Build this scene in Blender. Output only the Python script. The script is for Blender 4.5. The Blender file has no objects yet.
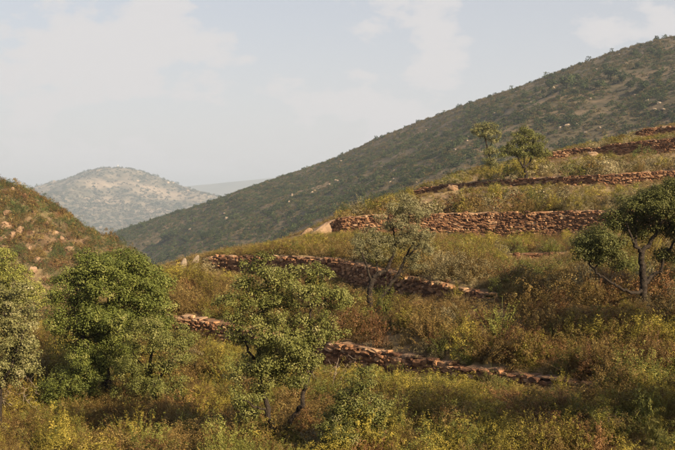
import bpy, math
import numpy as np
from mathutils import Vector, Matrix

R = math.radians
rng = np.random.default_rng(7)

# ------------------------------------------------------------------ camera
F = 927.0                                   # focal length in photo pixels (675 wide)
PITCH = math.atan(30 / F)                   # horizon sits 30 px above the centre
scene = bpy.context.scene
COL = scene.collection
cam_d = bpy.data.cameras.new('camera')
cam_d.sensor_width = 36
cam_d.lens = 36 * F / 675
cam_d.clip_start = 0.1
cam_d.clip_end = 40000
cam = bpy.data.objects.new('camera', cam_d)
cam.rotation_euler = (math.pi / 2 - PITCH, 0, 0)
COL.objects.link(cam)
scene.camera = cam

# ------------------------------------------------------------------ world, sun, exposure
SUN_AZ, SUN_EL = 47.0, 29.0                 # degrees to the right of straight-behind, and up
sun_dir = Vector((math.sin(R(SUN_AZ)) * math.cos(R(SUN_EL)), -math.cos(R(SUN_AZ)) * math.cos(R(SUN_EL)), math.sin(R(SUN_EL))))
world = bpy.data.worlds.new('World')
scene.world = world
world.use_nodes = True
wn, wl = world.node_tree.nodes, world.node_tree.links
wn.clear()
w_out = wn.new('ShaderNodeOutputWorld')
w_bg = wn.new('ShaderNodeBackground')
w_sky = wn.new('ShaderNodeTexSky')
w_sky.sky_type = 'NISHITA'
w_sky.sun_disc = False
w_sky.sun_elevation = R(SUN_EL)
w_sky.sun_rotation = math.atan2(sun_dir.x, sun_dir.y)
w_sky.altitude = 300
w_sky.air_density = 1.0
w_sky.dust_density = 3.0
w_sky.ozone_density = 1.0
w_tc = wn.new('ShaderNodeTexCoord')
w_map = wn.new('ShaderNodeMapping')
w_map.inputs['Scale'].default_value = (1.0, 1.0, 1.9)
w_map.inputs['Location'].default_value = (1.45, 0.6, 0.17)
w_n = wn.new('ShaderNodeTexNoise')
w_n.inputs['Scale'].default_value = 7.5
w_n.inputs['Detail'].default_value = 9
w_n.inputs['Roughness'].default_value = 0.56
w_r = wn.new('ShaderNodeMapRange')
w_r.interpolation_type = 'SMOOTHSTEP'
w_r.inputs['From Min'].default_value = 0.49
w_r.inputs['From Max'].default_value = 0.58
w_r.inputs['To Min'].default_value = 0.28
w_r.inputs['To Max'].default_value = 0.9
w_sep = wn.new('ShaderNodeSeparateXYZ')
def wmath(op, a, b):
    m = wn.new('ShaderNodeMath'); m.operation = op
    for k, q in enumerate((a, b)):
        if isinstance(q, (int, float)): m.inputs[k].default_value = q
        else: wl.new(q, m.inputs[k])
    return m.outputs[0]
wl.new(w_tc.outputs['Generated'], w_map.inputs['Vector'])
wl.new(w_map.outputs['Vector'], w_n.inputs['Vector'])
wl.new(w_n.outputs['Fac'], w_r.inputs['Value'])
wl.new(w_tc.outputs['Generated'], w_sep.inputs[0])
path = wmath('DIVIDE', w_r.outputs[0], wmath('ADD', wmath('MAXIMUM', w_sep.outputs['Z'], 0.0), 0.07))
fac = wmath('SUBTRACT', 1.0, wmath('POWER', 2.718, wmath('MULTIPLY', path, -1.0)))
w_mix = wn.new('ShaderNodeMix')
w_mix.data_type = 'RGBA'
w_mix.inputs['B'].default_value = (5.35, 5.18, 5.16, 1)
wl.new(fac, w_mix.inputs['Factor'])
wl.new(w_sky.outputs['Color'], w_mix.inputs['A'])
wl.new(w_mix.outputs['Result'], w_bg.inputs['Color'])
w_bg.inputs['Strength'].default_value = 0.05
wl.new(w_bg.outputs['Background'], w_out.inputs['Surface'])

sun_l = bpy.data.lights.new('sun', 'SUN')
sun_l.energy = 5.0
sun_l.angle = R(0.6)
sun_l.color = (1.0, 0.79, 0.52)
sun = bpy.data.objects.new('sun', sun_l)
sun.rotation_euler = sun_dir.to_track_quat('Z', 'Y').to_euler()
COL.objects.link(sun)

scene.view_settings.view_transform = 'Standard'
scene.view_settings.look = 'None'
scene.view_settings.exposure = 1.5
scene.view_settings.gamma = 1.0
scene.view_settings.use_curve_mapping = False
scene.cycles.use_denoising = True
scene.cycles.max_bounces = 5
scene.cycles.diffuse_bounces = 3
scene.cycles.glossy_bounces = 1
scene.cycles.transmission_bounces = 3
scene.cycles.volume_bounces = 0
scene.cycles.transparent_max_bounces = 4
scene.cycles.caustics_reflective = False
scene.cycles.caustics_refractive = False

# ------------------------------------------------------------------ helpers
CP, SP = math.cos(PITCH), math.sin(PITCH)
def ray(px, py):
    u = (px - 337.5) / F
    v = (225 - py) / F
    y = CP + v * SP
    return np.array([u / y, 1.0, (-SP + v * CP) / y])
def P(px, py, d):
    return ray(px, py) * d
def proj(p):
    p = np.asarray(p, float)
    f = p[..., 1] * CP - p[..., 2] * SP
    v = p[..., 1] * SP + p[..., 2] * CP
    return 337.5 + F * p[..., 0] / f, 225 - F * v / f

def mesh_np(name, v, f, mat=None, tint=None, smooth=False):
    v = np.ascontiguousarray(v, np.float32)
    f = np.ascontiguousarray(f, np.int32)
    me = bpy.data.meshes.new(name)
    me.vertices.add(len(v))
    me.vertices.foreach_set('co', v.ravel())
    n, k = f.shape
    me.loops.add(n * k)
    me.loops.foreach_set('vertex_index', f.ravel())
    me.polygons.add(n)
    me.polygons.foreach_set('loop_start', np.arange(0, n * k, k, dtype=np.int32))
    me.polygons.foreach_set('use_smooth', np.full(n, smooth))
    if tint is not None:
        a = me.attributes.new('tint', 'FLOAT', 'POINT')
        a.data.foreach_set('value', np.ascontiguousarray(tint, np.float32))
    me.update(calc_edges=True)
    if mat:
        me.materials.append(mat)
    return me

def link(name, me, parent=None, loc=(0, 0, 0)):
    o = bpy.data.objects.new(name, me)
    COL.objects.link(o)
    o.location = loc
    if parent is not None:
        o.parent = parent
    return o

def tag(o, label=None, cat=None, group=None, kind=None):
    if label: o['label'] = label
    if cat: o['category'] = cat
    if group: o['group'] = group
    if kind: o['kind'] = kind
    return o

def unit(a):
    return a / np.maximum(np.linalg.norm(a, axis=-1, keepdims=True), 1e-9)

# smooth value noise in numpy (2D), several octaves
_tab = np.random.default_rng(3).random((256, 256))
def vnoise(x, y):
    xi, yi = np.floor(x).astype(int), np.floor(y).astype(int)
    fx, fy = x - xi, y - yi
    fx, fy = fx * fx * (3 - 2 * fx), fy * fy * (3 - 2 * fy)
    a = _tab[xi & 255, yi & 255]; b = _tab[(xi + 1) & 255, yi & 255]
    c = _tab[xi & 255, (yi + 1) & 255]; d = _tab[(xi + 1) & 255, (yi + 1) & 255]
    return (a * (1 - fx) + b * fx) * (1 - fy) + (c * (1 - fx) + d * fx) * fy
def fbm(x, y, oct=4, gain=0.5):
    s, a, t = 0, 1, 0
    for k in range(oct):
        s = s + a * vnoise(x * 2 ** k + 17.3 * k, y * 2 ** k + 5.1 * k)
        t += a
        a *= gain
    return s / t - 0.5

# ------------------------------------------------------------------ materials
def new_mat(name):
    m = bpy.data.materials.new(name)
    m.use_nodes = True
    nt = m.node_tree
    nt.nodes.clear()
    return m, nt.nodes, nt.links

def ramp(nodes, stops):
    r = nodes.new('ShaderNodeValToRGB')
    e = r.color_ramp.elements
    while len(e) > 1:
        e.remove(e[-1])
    e[0].position = stops[0][0]; e[0].color = (*stops[0][1], 1)
    for p, c in stops[1:]:
        x = e.new(p); x.color = (*c, 1)
    return r

def leaf_mat(name, stops, trans=0.18, val=(0.75, 1.25), rough=0.55, vary=.35):
    m, n, l = new_mat(name)
    out = n.new('ShaderNodeOutputMaterial')
    at = n.new('ShaderNodeAttribute'); at.attribute_name = 'tint'
    oi = n.new('ShaderNodeObjectInfo')
    add = n.new('ShaderNodeMath'); add.operation = 'MULTIPLY_ADD'
    add.inputs[1].default_value = vary
    l.new(oi.outputs['Random'], add.inputs[0])
    sub = n.new('ShaderNodeMath'); sub.operation = 'SUBTRACT'; sub.inputs[1].default_value = vary / 2
    l.new(at.outputs['Fac'], sub.inputs[0])
    l.new(sub.outputs[0], add.inputs[2])
    r = ramp(n, stops)
    l.new(add.outputs[0], r.inputs['Fac'])
    hsv = n.new('ShaderNodeHueSaturation')
    mr = n.new('ShaderNodeMapRange')
    mr.inputs['To Min'].default_value = val[0]; mr.inputs['To Max'].default_value = val[1]
    l.new(oi.outputs['Random'], mr.inputs['Value'])
    l.new(mr.outputs[0], hsv.inputs['Value'])
    l.new(r.outputs['Color'], hsv.inputs['Color'])
    pb = n.new('ShaderNodeBsdfPrincipled')
    pb.inputs['Roughness'].default_value = rough
    pb.inputs['Specular IOR Level'].default_value = 0.15
    l.new(hsv.outputs['Color'], pb.inputs['Base Color'])
    tr = n.new('ShaderNodeBsdfTranslucent')
    l.new(hsv.outputs['Color'], tr.inputs['Color'])
    mx = n.new('ShaderNodeMixShader'); mx.inputs[0].default_value = trans
    l.new(pb.outputs[0], mx.inputs[1]); l.new(tr.outputs[0], mx.inputs[2])
    l.new(mx.outputs[0], out.inputs['Surface'])
    return m

def noise_mat(name, stops, scale, detail=8, rough=0.9, bump=0.3, bscale=None, second=None, coord='Object', use_rand=0.0, bdist=0.05):
    m, n, l = new_mat(name)
    out = n.new('ShaderNodeOutputMaterial')
    pb = n.new('ShaderNodeBsdfPrincipled')
    pb.inputs['Roughness'].default_value = rough
    pb.inputs['Specular IOR Level'].default_value = 0.2
    tc = n.new('ShaderNodeTexCoord')
    nz = n.new('ShaderNodeTexNoise'); nz.inputs['Scale'].default_value = scale; nz.inputs['Detail'].default_value = detail
    nz.inputs['Roughness'].default_value = 0.6
    l.new(tc.outputs[coord], nz.inputs['Vector'])
    fac = nz.outputs['Fac']
    if use_rand:
        oi = n.new('ShaderNodeObjectInfo')
        at = n.new('ShaderNodeAttribute'); at.attribute_name = 'tint'
        a0 = n.new('ShaderNodeMath'); a0.operation = 'ADD'
        l.new(oi.outputs['Random'], a0.inputs[0]); l.new(at.outputs['Fac'], a0.inputs[1])
        fr = n.new('ShaderNodeMath'); fr.operation = 'FRACT'
        l.new(a0.outputs[0], fr.inputs[0])
        a1 = n.new('ShaderNodeMath'); a1.operation = 'MULTIPLY_ADD'; a1.inputs[1].default_value = use_rand
        l.new(fr.outputs[0], a1.inputs[0])
        a2 = n.new('ShaderNodeMath'); a2.operation = 'MULTIPLY_ADD'; a2.inputs[1].default_value = 0.6; a2.inputs[2].default_value = 0.2 - use_rand / 2
        l.new(fac, a2.inputs[0]); l.new(a2.outputs[0], a1.inputs[2])
        fac = a1.outputs[0]
    r = ramp(n, stops)
    l.new(fac, r.inputs['Fac'])
    col = r.outputs['Color']
    if second:
        sc2, stops2, lo, hi = second
        n2 = n.new('ShaderNodeTexNoise'); n2.inputs['Scale'].default_value = sc2; n2.inputs['Detail'].default_value = 5
        l.new(tc.outputs[coord], n2.inputs['Vector'])
        mr = n.new('ShaderNodeMapRange'); mr.inputs['From Min'].default_value = lo; mr.inputs['From Max'].default_value = hi
        l.new(n2.outputs['Fac'], mr.inputs['Value'])
        r2 = ramp(n, stops2); l.new(nz.outputs['Fac'], r2.inputs['Fac'])
        mx = n.new('ShaderNodeMix'); mx.data_type = 'RGBA'
        l.new(mr.outputs[0], mx.inputs['Factor']); l.new(col, mx.inputs['A']); l.new(r2.outputs['Color'], mx.inputs['B'])
        col = mx.outputs['Result']
    l.new(col, pb.inputs['Base Color'])
    if bump:
        bn = n.new('ShaderNodeTexNoise'); bn.inputs['Scale'].default_value = bscale or scale * 3; bn.inputs['Detail'].default_value = 6
        l.new(tc.outputs[coord], bn.inputs['Vector'])
        bp = n.new('ShaderNodeBump'); bp.inputs['Strength'].default_value = bump; bp.inputs['Distance'].default_value = bdist
        l.new(bn.outputs['Fac'], bp.inputs['Height'])
        l.new(bp.outputs['Normal'], pb.inputs['Normal'])
    l.new(pb.outputs[0], out.inputs['Surface'])
    return m

M = {}
M['oak'] = leaf_mat('oak_leaf', [(0, (.064, .07, .018)), (.45, (.108, .115, .03)), (.8, (.165, .163, .05)), (1, (.235, .215, .1))], val=(.95, 1.05), vary=.06)
M['green_oak'] = leaf_mat('green_oak_leaf', [(0, (.054, .067, .014)), (.5, (.1, .118, .025)), (.85, (.165, .173, .044)), (1, (.22, .205, .078))], val=(.95, 1.05), vary=.06)
M['dark_oak'] = leaf_mat('dark_oak_leaf', [(0, (.045, .05, .014)), (.6, (.085, .09, .025)), (1, (.14, .135, .05))], val=(.95, 1.05), vary=.06)
M['olive'] = leaf_mat('olive_leaf', [(0, (.1, .097, .046)), (.5, (.155, .146, .071)), (1, (.235, .212, .12))], val=(.95, 1.05), vary=.06)
M['grey_oak'] = leaf_mat('grey_oak_leaf', [(0, (.095, .096, .034)), (.5, (.15, .147, .055)), (1, (.26, .235, .13))], val=(.95, 1.05), vary=.06)
M['heather'] = leaf_mat('heather_leaf', [(0, (.085, .052, .018)), (.4, (.13, .084, .026)), (.75, (.165, .122, .036)), (1, (.22, .165, .062))], trans=.2)
M['rust'] = leaf_mat('rust_leaf', [(0, (.08, .038, .016)), (.5, (.135, .068, .026)), (1, (.2, .12, .052))], trans=.2)
M['broom'] = leaf_mat('broom_leaf', [(0, (.1, .08, .017)), (.4, (.16, .135, .024)), (.8, (.23, .19, .032)), (1, (.3, .23, .045))])
M['cistus'] = leaf_mat('cistus_leaf', [(0, (.11, .09, .042)), (.5, (.19, .16, .08)), (1, (.28, .235, .14))])
M['lentisk'] = leaf_mat('lentisk_leaf', [(0, (.035, .047, .013)), (.6, (.065, .085, .022)), (1, (.11, .125, .035))])
M['fresh'] = leaf_mat('fresh_leaf', [(0, (.075, .08, .017)), (.5, (.125, .13, .028)), (1, (.19, .185, .048))])
M['grass'] = leaf_mat('grass_blade', [(0, (.1, .1, .025)), (.5, (.155, .15, .04)), (1, (.25, .21, .08))])
M['straw'] = leaf_mat('straw_blade', [(0, (.14, .1, .04)), (.5, (.2, .145, .06)), (1, (.27, .2, .09))])
M['maquis'] = leaf_mat('maquis_leaf', [(0, (.018, .03, .009)), (.5, (.034, .05, .014)), (1, (.066, .076, .027))], trans=.15)
M['maquis_warm'] = leaf_mat('maquis_warm_leaf', [(0, (.045, .04, .014)), (.5, (.08, .064, .022)), (1, (.125, .092, .038))], trans=.15)
M['bark'] = noise_mat('bark', [(.3, (.01, .008, .006)), (.55, (.028, .021, .016)), (.75, (.065, .05, .038))], 14, bump=.8, bscale=30)
M['pale_bark'] = noise_mat('pale_bark', [(.3, (.05, .04, .03)), (.55, (.13, .105, .08)), (.75, (.26, .22, .17))], 16, bump=.7, bscale=30)
M['twig'] = noise_mat('dry_twig', [(.3, (.16, .12, .09)), (.7, (.33, .27, .21))], 12, bump=.3)
M['stone'] = noise_mat('wall_stone', [(0, (.062, .032, .02)), (.3, (.125, .062, .034)), (.55, (.195, .1, .052)), (.8, (.285, .155, .08)), (1, (.36, .245, .152))], 5.0, bump=.7, bscale=9, use_rand=.9, rough=.9)
M['cap'] = noise_mat('cap_stone', [(0, (.09, .05, .03)), (.5, (.18, .108, .064)), (1, (.3, .205, .135))], 5.0, bump=.6, bscale=10, use_rand=.7, rough=.9)
M['core'] = noise_mat('wall_core_earth', [(.3, (.06, .033, .02)), (.7, (.11, .06, .036))], 6, bump=.6)
M['ground'] = noise_mat('red_earth', [(.25, (.075, .045, .026)), (.5, (.13, .082, .046)), (.75, (.2, .135, .08))], 1.6, bump=.8, bscale=6,
                        second=(.25, [(.3, (.15, .105, .05)), (.7, (.23, .165, .085))], .42, .6))
M['ridge'] = noise_mat('ridge_soil', [(.25, (.034, .03, .016)), (.5, (.057, .046, .025)), (.75, (.1, .075, .045))], .09, bump=.8, bscale=.3, bdist=1.0,
                       second=(.05, [(.3, (.08, .058, .034)), (.7, (.13, .095, .058))], .5, .64))
M['slope'] = noise_mat('rocky_slope_soil', [(.25, (.06, .038, .021)), (.5, (.105, .068, .04)), (.75, (.17, .115, .073))], .35, bump=.9, bscale=1.2, bdist=.4,
                       second=(.1, [(.3, (.1, .085, .04)), (.7, (.17, .12, .065))], .45, .6))
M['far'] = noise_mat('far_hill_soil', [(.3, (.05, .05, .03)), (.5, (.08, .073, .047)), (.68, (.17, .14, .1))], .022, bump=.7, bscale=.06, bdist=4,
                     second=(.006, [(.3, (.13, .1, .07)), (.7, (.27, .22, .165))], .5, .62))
M['mountain'] = noise_mat('mountain_forest', [(.3, (.05, .055, .035)), (.7, (.12, .11, .07))], .004, bump=0)
M['valley'] = noise_mat('valley_scrub', [(.3, (.05, .052, .025)), (.7, (.13, .11, .06))], .02, bump=0)
M['granite'] = noise_mat('pale_granite', [(.2, (.12, .095, .068)), (.5, (.22, .175, .13)), (.8, (.34, .28, .215))], .8, bump=.6, bscale=2.5, bdist=.1, use_rand=.3)
M['ochre'] = noise_mat('ochre_rock', [(.2, (.11, .066, .04)), (.5, (.195, .126, .078)), (.8, (.29, .21, .145))], 1.2, bump=.7, bscale=3.5, bdist=.1, use_rand=.35)
M['plaster'] = noise_mat('tower_plaster', [(.3, (.55, .53, .5)), (.7, (.68, .66, .62))], .4, bump=0)

# ------------------------------------------------------------------ terrain: terraced hillside
# each wall: top edge as (photo x, photo y, distance m, exposed height m), running left to right
WALLS = {
    'A': [(160, 313, 36.3, .35), (180, 315.5, 35.6, .75), (200, 318, 35, .85), (245, 326, 33.5, .9), (300, 336, 31, .9), (345, 344, 29, .8), (400, 353, 27.5, .66),
          (450, 362, 26, .5), (520, 373, 24, .36), (560, 379, 22.8, .2), (598, 384.5, 21.8, .06)],
    'B': [(207, 258, 49.2, .75), (215, 256, 48.8, .95), (250, 256, 47, 1.15), (300, 257, 44, 1.15), (345, 260, 42, 1.2), (375, 267.5, 39, 1.05), (400, 273.5, 37, .85),
          (430, 281, 34.5, .65), (460, 287, 32.5, .35), (492, 293.5, 31, .1)],
    'D': [(502, 254.5, 48.4, .12), (520, 253.5, 48, .32), (545, 253, 47.5, .36), (572, 252.5, 47, .12)],
    'C': [(329, 223, 63, .75), (345, 217.5, 62, 1.15), (380, 215, 61, 1.35), (430, 214, 60, 1.6), (500, 212.5, 58, 1.75), (560, 211.5, 56, 1.65), (612, 211, 54, 1.5),
          (650, 211, 53, 1.25), (700, 211, 52, 1.0), (760, 213, 50, .3)],
    'E': [(414, 191, 80, .4), (424, 187.5, 79.5, .85), (446, 185, 78, .9), (462, 184, 77, .35), (490, 181, 75, .4), (530, 178.5, 72, .5), (565, 177, 69, .5), (600, 175, 67, .8),
          (630, 173, 66, .85), (668, 170.5, 65, .65), (710, 168, 63.5, .3)],
    'F': [(546, 155, 92, .6), (556, 151.5, 91.6, 1.1), (572, 149, 91, 1.15), (584, 148, 90.3, .8), (598, 148.5, 89.4, .5), (611, 144.5, 88.4, 1.05), (640, 141.5, 86, 1.4),
          (675, 138, 84, 1.5), (715, 134, 82, 1.1), (740, 132, 80.5, .4)],
    'G': [(636, 132, 102.4, .5), (648, 128.5, 101.6, .9), (660, 127, 101, .8), (678, 126, 99.5, .55), (705, 124, 97, .3)],
}
WP = {}
for k, pts in WALLS.items():
    WP[k] = (np.array([P(a, b, d) for a, b, d, h in pts]), np.array([h for *_, h in pts]))

ctrl = []
for k, (tp, h) in WP.items():
    for p, hh in zip(tp, h):
        ctrl.append((p[0], p[1], p[2] - hh / 2))
def cp(px, py, d): ctrl.append(tuple(P(px, py, d)))
def cw(x, y, z): ctrl.append((x, y, z))
# foreground
for a in [(275, 450, 18.9), (100, 440, 23), (20, 440, 24), (-80, 440, 24), (400, 430, 20.5), (500, 440, 18.2), (600, 440, 17), (675, 435, 16.6), (180, 380, 28), (60, 415, 27),
          (-40, 400, 30), (640, 400, 20), (720, 395, 19.5)]:
    cp(*a)
for a in [(0, 2.5, -1.75), (-8, 3, -2.4), (8, 3, -1.5), (0, 9, -4.6), (-6, 10, -5.1), (6, 10, -4.2), (0, 14, -5.2), (-8, 15, -5.9), (8, 14, -4.4), (0, -8, -1.2), (-25, -5, -4), (25, -5, .2),
          (20, 10, -2.4), (-20, 18, -8.5), (30, 25, -.6), (40, 45, 2.2), (48, 65, 5.5), (55, 90, 11), (62, 115, 16), (65, 20, 6), (-45, 0, -9), (-28, 35, -12), (-30, 55, -18),
          (-25, 80, -22), (-50, 40, -24), (-50, 80, -32)]:
    cw(*a)
# terraces between the walls
for a in [(372, 318, 34), (560, 330, 27), (643, 308, 28.5), (720, 300, 28), (170, 300, 41), (130, 292, 42), (100, 305, 44), (40, 340, 44), (165, 268, 50), (190, 268, 48),
          (560, 290, 35), (640, 270, 40), (430, 262, 45), (320, 240, 55), (440, 203, 69), (540, 195, 65), (640, 190, 60), (500, 172, 83), (620, 162, 77), (560, 163, 83), (670, 160, 75)]:
    cp(*a)
# crest, then the ground falling away behind it
for a in [(210, 256, 55), (255, 250, 58), (300, 240, 62), (330, 225, 67), (365, 208, 72), (400, 197, 77), (430, 187, 84), (470, 177, 90), (500, 170, 93), (550, 155, 98), (600, 146, 101), (640, 133, 107),
          (675, 128, 109), (140, 300, 62), (165, 305, 75), (210, 285, 75), (300, 268, 84), (345, 250, 90), (400, 228, 102), (470, 212, 112), (550, 192, 122), (600, 178, 128), (675, 160, 135)]:
    cp(*a)
for a in [(-10, 110, -24), (10, 130, -20), (30, 150, -14), (55, 160, -4), (-20, 150, -45), (20, 175, -42), (60, 180, -20), (-55, 140, -52)]:
    cw(*a)
ctrl = np.array(ctrl)

def tps_fit(c, lam=.6):
    X, z = c[:, :2], c[:, 2]
    n = len(X)
    r2 = ((X[:, None] - X[None]) ** 2).sum(-1)
    K = .5 * r2 * np.log(r2 + 1e-9)
    A = np.zeros((n + 3, n + 3))
    A[:n, :n] = K + lam * np.eye(n)
    A[:n, n] = 1; A[:n, n + 1:] = X
    A[n, :n] = 1; A[n + 1:, :n] = X.T
    w = np.linalg.solve(A, np.concatenate([z, np.zeros(3)]))
    return w
TW = tps_fit(ctrl)
def smooth_z(x, y):
    sh = x.shape
    x, y = x.ravel(), y.ravel()
    out = np.empty(len(x))
    for i in range(0, len(x), 20000):
        r2 = (x[i:i + 20000, None] - ctrl[None, :, 0]) ** 2 + (y[i:i + 20000, None] - ctrl[None, :, 1]) ** 2
        K = .5 * r2 * np.log(r2 + 1e-9)
        n = len(ctrl)
        out[i:i + 20000] = K @ TW[:n] + TW[n] + TW[n + 1] * x[i:i + 20000] + TW[n + 2] * y[i:i + 20000]
    return out.reshape(sh)

def wall_sd(k, x, y):
    """signed distance to a wall line (positive uphill/behind), its height there, overshoot past the ends"""
    tp, h = WP[k]
    best = np.full(x.shape, 1e9); sd = np.zeros(x.shape); hh = np.zeros(x.shape); over = np.zeros(x.shape)
    for i in range(len(tp) - 1):
        a, b = tp[i, :2], tp[i + 1, :2]
        e = b - a; L = np.linalg.norm(e); e = e / L
        t = (x - a[0]) * e[0] + (y - a[1]) * e[1]
        tc = np.clip(t, 0, L)
        dx, dy = x - (a[0] + e[0] * tc), y - (a[1] + e[1] * tc)
        dist = np.hypot(dx, dy)
        side = -(x - a[0]) * e[1] + (y - a[1]) * e[0]
        ov = np.abs(t - tc) if i in (0, len(tp) - 2) else np.zeros(x.shape)
        if i == 0 and len(tp) > 2: ov = np.maximum(-t, 0)
        if i == len(tp) - 2: ov = np.maximum(t - L, 0)
        m = dist < best
        best = np.where(m, dist, best)
        sd = np.where(m, np.where(side >= 0, dist, -dist), sd)
        hh = np.where(m, h[i] + (h[i + 1] - h[i]) * tc / L, hh)
        over = np.where(m, ov, over)
    return sd, hh, over

def ground_z(x, y, rough=True):
    x = np.asarray(x, float); y = np.asarray(y, float)
    z = smooth_z(np.atleast_1d(x), np.atleast_1d(y))
    xx, yy = np.atleast_1d(x), np.atleast_1d(y)
    for k in WP:
        sd, hh, ov = wall_sd(k, xx, yy)
        z = z + np.clip(sd / .14, -1, 1) * hh / 2 * np.exp(-np.maximum(np.abs(sd) - .14, 0) / 2.6) * np.exp(-(ov / .6) ** 2)
    if rough:
        near = np.clip(np.hypot(xx, yy) / 15, .1, 1)
        z = z + (fbm(xx * .35, yy * .35, 4) * .35 + fbm(xx * 2.1 + 40, yy * 2.1, 2) * .1) * near
    return z.reshape(x.shape) if x.shape else float(z[0])

def axis(a, lo, hi, b, fine, coarse):
    return np.concatenate([np.arange(a, lo, coarse), np.arange(lo, hi, fine), np.arange(hi, b + coarse, coarse)])
gx = axis(-70, -22, 46, 90, .3, 2.0)
gy = axis(-16, 12, 110, 186, .3, 2.0)
GX, GY = np.meshgrid(gx, gy)
GZ = ground_z(GX, GY)
edge = np.clip((GY - 150) / 36, 0, 1) + np.clip((-GX - 45) / 25, 0, 1) * np.clip((GY - 10) / 30, 0, 1)
GZ = GZ - edge * 25
def grid_mesh(name, X, Y, Z, mat, smooth=True):
    ny, nx = X.shape
    v = np.stack([X, Y, Z], -1).reshape(-1, 3)
    i = np.arange(ny - 1)[:, None] * nx + np.arange(nx - 1)[None]
    f = np.stack([i, i + 1, i + 1 + nx, i + nx], -1).reshape(-1, 4)
    return mesh_np(name, v, f, mat, smooth=smooth)
terr = link('terraced_hillside', grid_mesh('terraced_hillside', GX, GY, GZ, M['ground']))
tag(terr, 'stepped hillside of reddish earth and dry scrub between the stone walls', 'hillside', kind='structure')

def bilinear(gxs, gys, Z, x, y):
    ix = np.clip(np.searchsorted(gxs, x) - 1, 0, len(gxs) - 2); iy = np.clip(np.searchsorted(gys, y) - 1, 0, len(gys) - 2)
    fx = np.clip((x - gxs[ix]) / (gxs[ix + 1] - gxs[ix]), 0, 1); fy = np.clip((y - gys[iy]) / (gys[iy + 1] - gys[iy]), 0, 1)
    return (Z[iy, ix] * (1 - fx) + Z[iy, ix + 1] * fx) * (1 - fy) + (Z[iy + 1, ix] * (1 - fx) + Z[iy + 1, ix + 1] * fx) * fy
def tz(x, y):
    return bilinear(gx, gy, GZ, np.asarray(x, float), np.asarray(y, float))

def hit(px, py, zf=tz, lo=10, hi=130, n=2400):
    r = ray(px, py)
    d = np.linspace(lo, hi, n)
    below = r[2] * d <= zf(r[0] * d, d)
    i = int(np.argmax(below)) if below.any() else n - 1
    return np.array([r[0] * d[i], d[i], float(zf(r[0] * d[i], d[i]))])

# ------------------------------------------------------------------ other land
def ridge_hill(name, label, cat, ridge, slope, x0, x1, y0, y1, step, mat, noise_amp, noise_len, floor=-62, crest_round=12, kind='structure'):
    rp = np.array(ridge)
    xs, ys = np.arange(x0, x1 + step, step), np.arange(y0, y1 + step, step)
    X, Y = np.meshgrid(xs, ys)
    best = np.full(X.shape, 1e9); rz = np.zeros(X.shape); al = np.zeros(X.shape); acc = 0
    for i in range(len(rp) - 1):
        a, b = rp[i, :2], rp[i + 1, :2]
        e = b - a; L = np.linalg.norm(e); e /= L
        t = (X - a[0]) * e[0] + (Y - a[1]) * e[1]
        tc = np.clip(t, 0, L)
        dist = np.hypot(X - a[0] - e[0] * tc, Y - a[1] - e[1] * tc)
        m = dist < best
        best = np.where(m, dist, best)
        rz = np.where(m, rp[i, 2] + (rp[i + 1, 2] - rp[i, 2]) * tc / L, rz)
        al = np.where(m, acc + tc, al)
        acc += L
    s = np.sqrt(best ** 2 + crest_round ** 2) - crest_round
    gul = 1 + .35 * fbm(al / (noise_len * 1.6) + 9, s * 0 + 3.3, 3)
    Z = rz - slope * s * gul + noise_amp * fbm(X / noise_len, Y / noise_len, 5, .55) * np.clip(s / (crest_round * 2), .12, 1)
    Z = np.maximum(Z, floor)
    o = link(name, grid_mesh(name, X, Y, Z, mat))
    tag(o, label, cat, kind=kind)
    return o, xs, ys, Z

big_pts = [(20, 268, 960), (97, 239, 905), (140, 225.5, 885), (186, 210.5, 865), (256, 188, 840), (300, 172.5, 820), (344, 157, 800), (388, 138, 780), (432, 120.5, 758), (468, 107, 742), (510, 93, 722), (547, 80, 705),
           (609, 57, 678), (640, 47, 664), (675, 38, 648), (740, 22, 630), (820, 8, 610), (960, -10, 590), (1150, -25, 570)]
big = ridge_hill('scrub_ridge', 'long dark green ridge falling from upper right into the valley', 'ridge', [P(*a) for a in big_pts], .37,
                 -420, 620, 330, 1040, 5.0, M['ridge'], 19, 75, floor=-75, crest_round=22)
lef_pts = [(-330, 0, 150), (-180, 75, 152), (-80, 133, 156), (0, 184, 160), (24, 202, 167), (44, 222, 173), (60, 243, 180), (72, 270, 186), (95, 330, 195)]
lef = ridge_hill('rocky_slope', 'steep rocky slope with orange outcrops falling from the left edge', 'slope', [P(*a) for a in lef_pts], .62,
                 -150, -20, 70, 260, 1.25, M['slope'], 3.2, 9, floor=-62, crest_round=5)

# conical hill 2.5 km off
pk = P(115, 168, 4000)
xs, ys = np.arange(-2500, 1100, 26.), np.arange(2400, 5600, 26.)
X, Y = np.meshgrid(xs, ys)
prof_r = np.array([0, 60, 120, 215, 302, 388, 520, 700, 1000, 1600]); prof_z = np.array([0, -3, -16, -54, -88, -121, -168, -215, -255, -290])
rr = np.hypot((X - pk[0]) / np.where(X < pk[0], 1.0, 1.02), (Y - pk[1]) * .9)
th = np.arctan2(Y - pk[1], X - pk[0])
rr = rr * (1 + (.1 * np.sin(5 * th + 1.0) + .07 * np.sin(9 * th + 2.2)) * np.clip(rr / 250, 0, 1))
Z = pk[2] + np.interp(rr, prof_r, prof_z) + 38 * fbm(X / 240 + 5, Y / 240, 5, .6) * np.clip(rr / 200, .08, 1.2)
Z = np.maximum(Z, -130)
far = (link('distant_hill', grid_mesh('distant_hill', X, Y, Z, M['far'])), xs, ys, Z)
tag(far[0], 'pale hazy cone shaped hill beyond the valley', 'hill', kind='structure')
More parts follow.
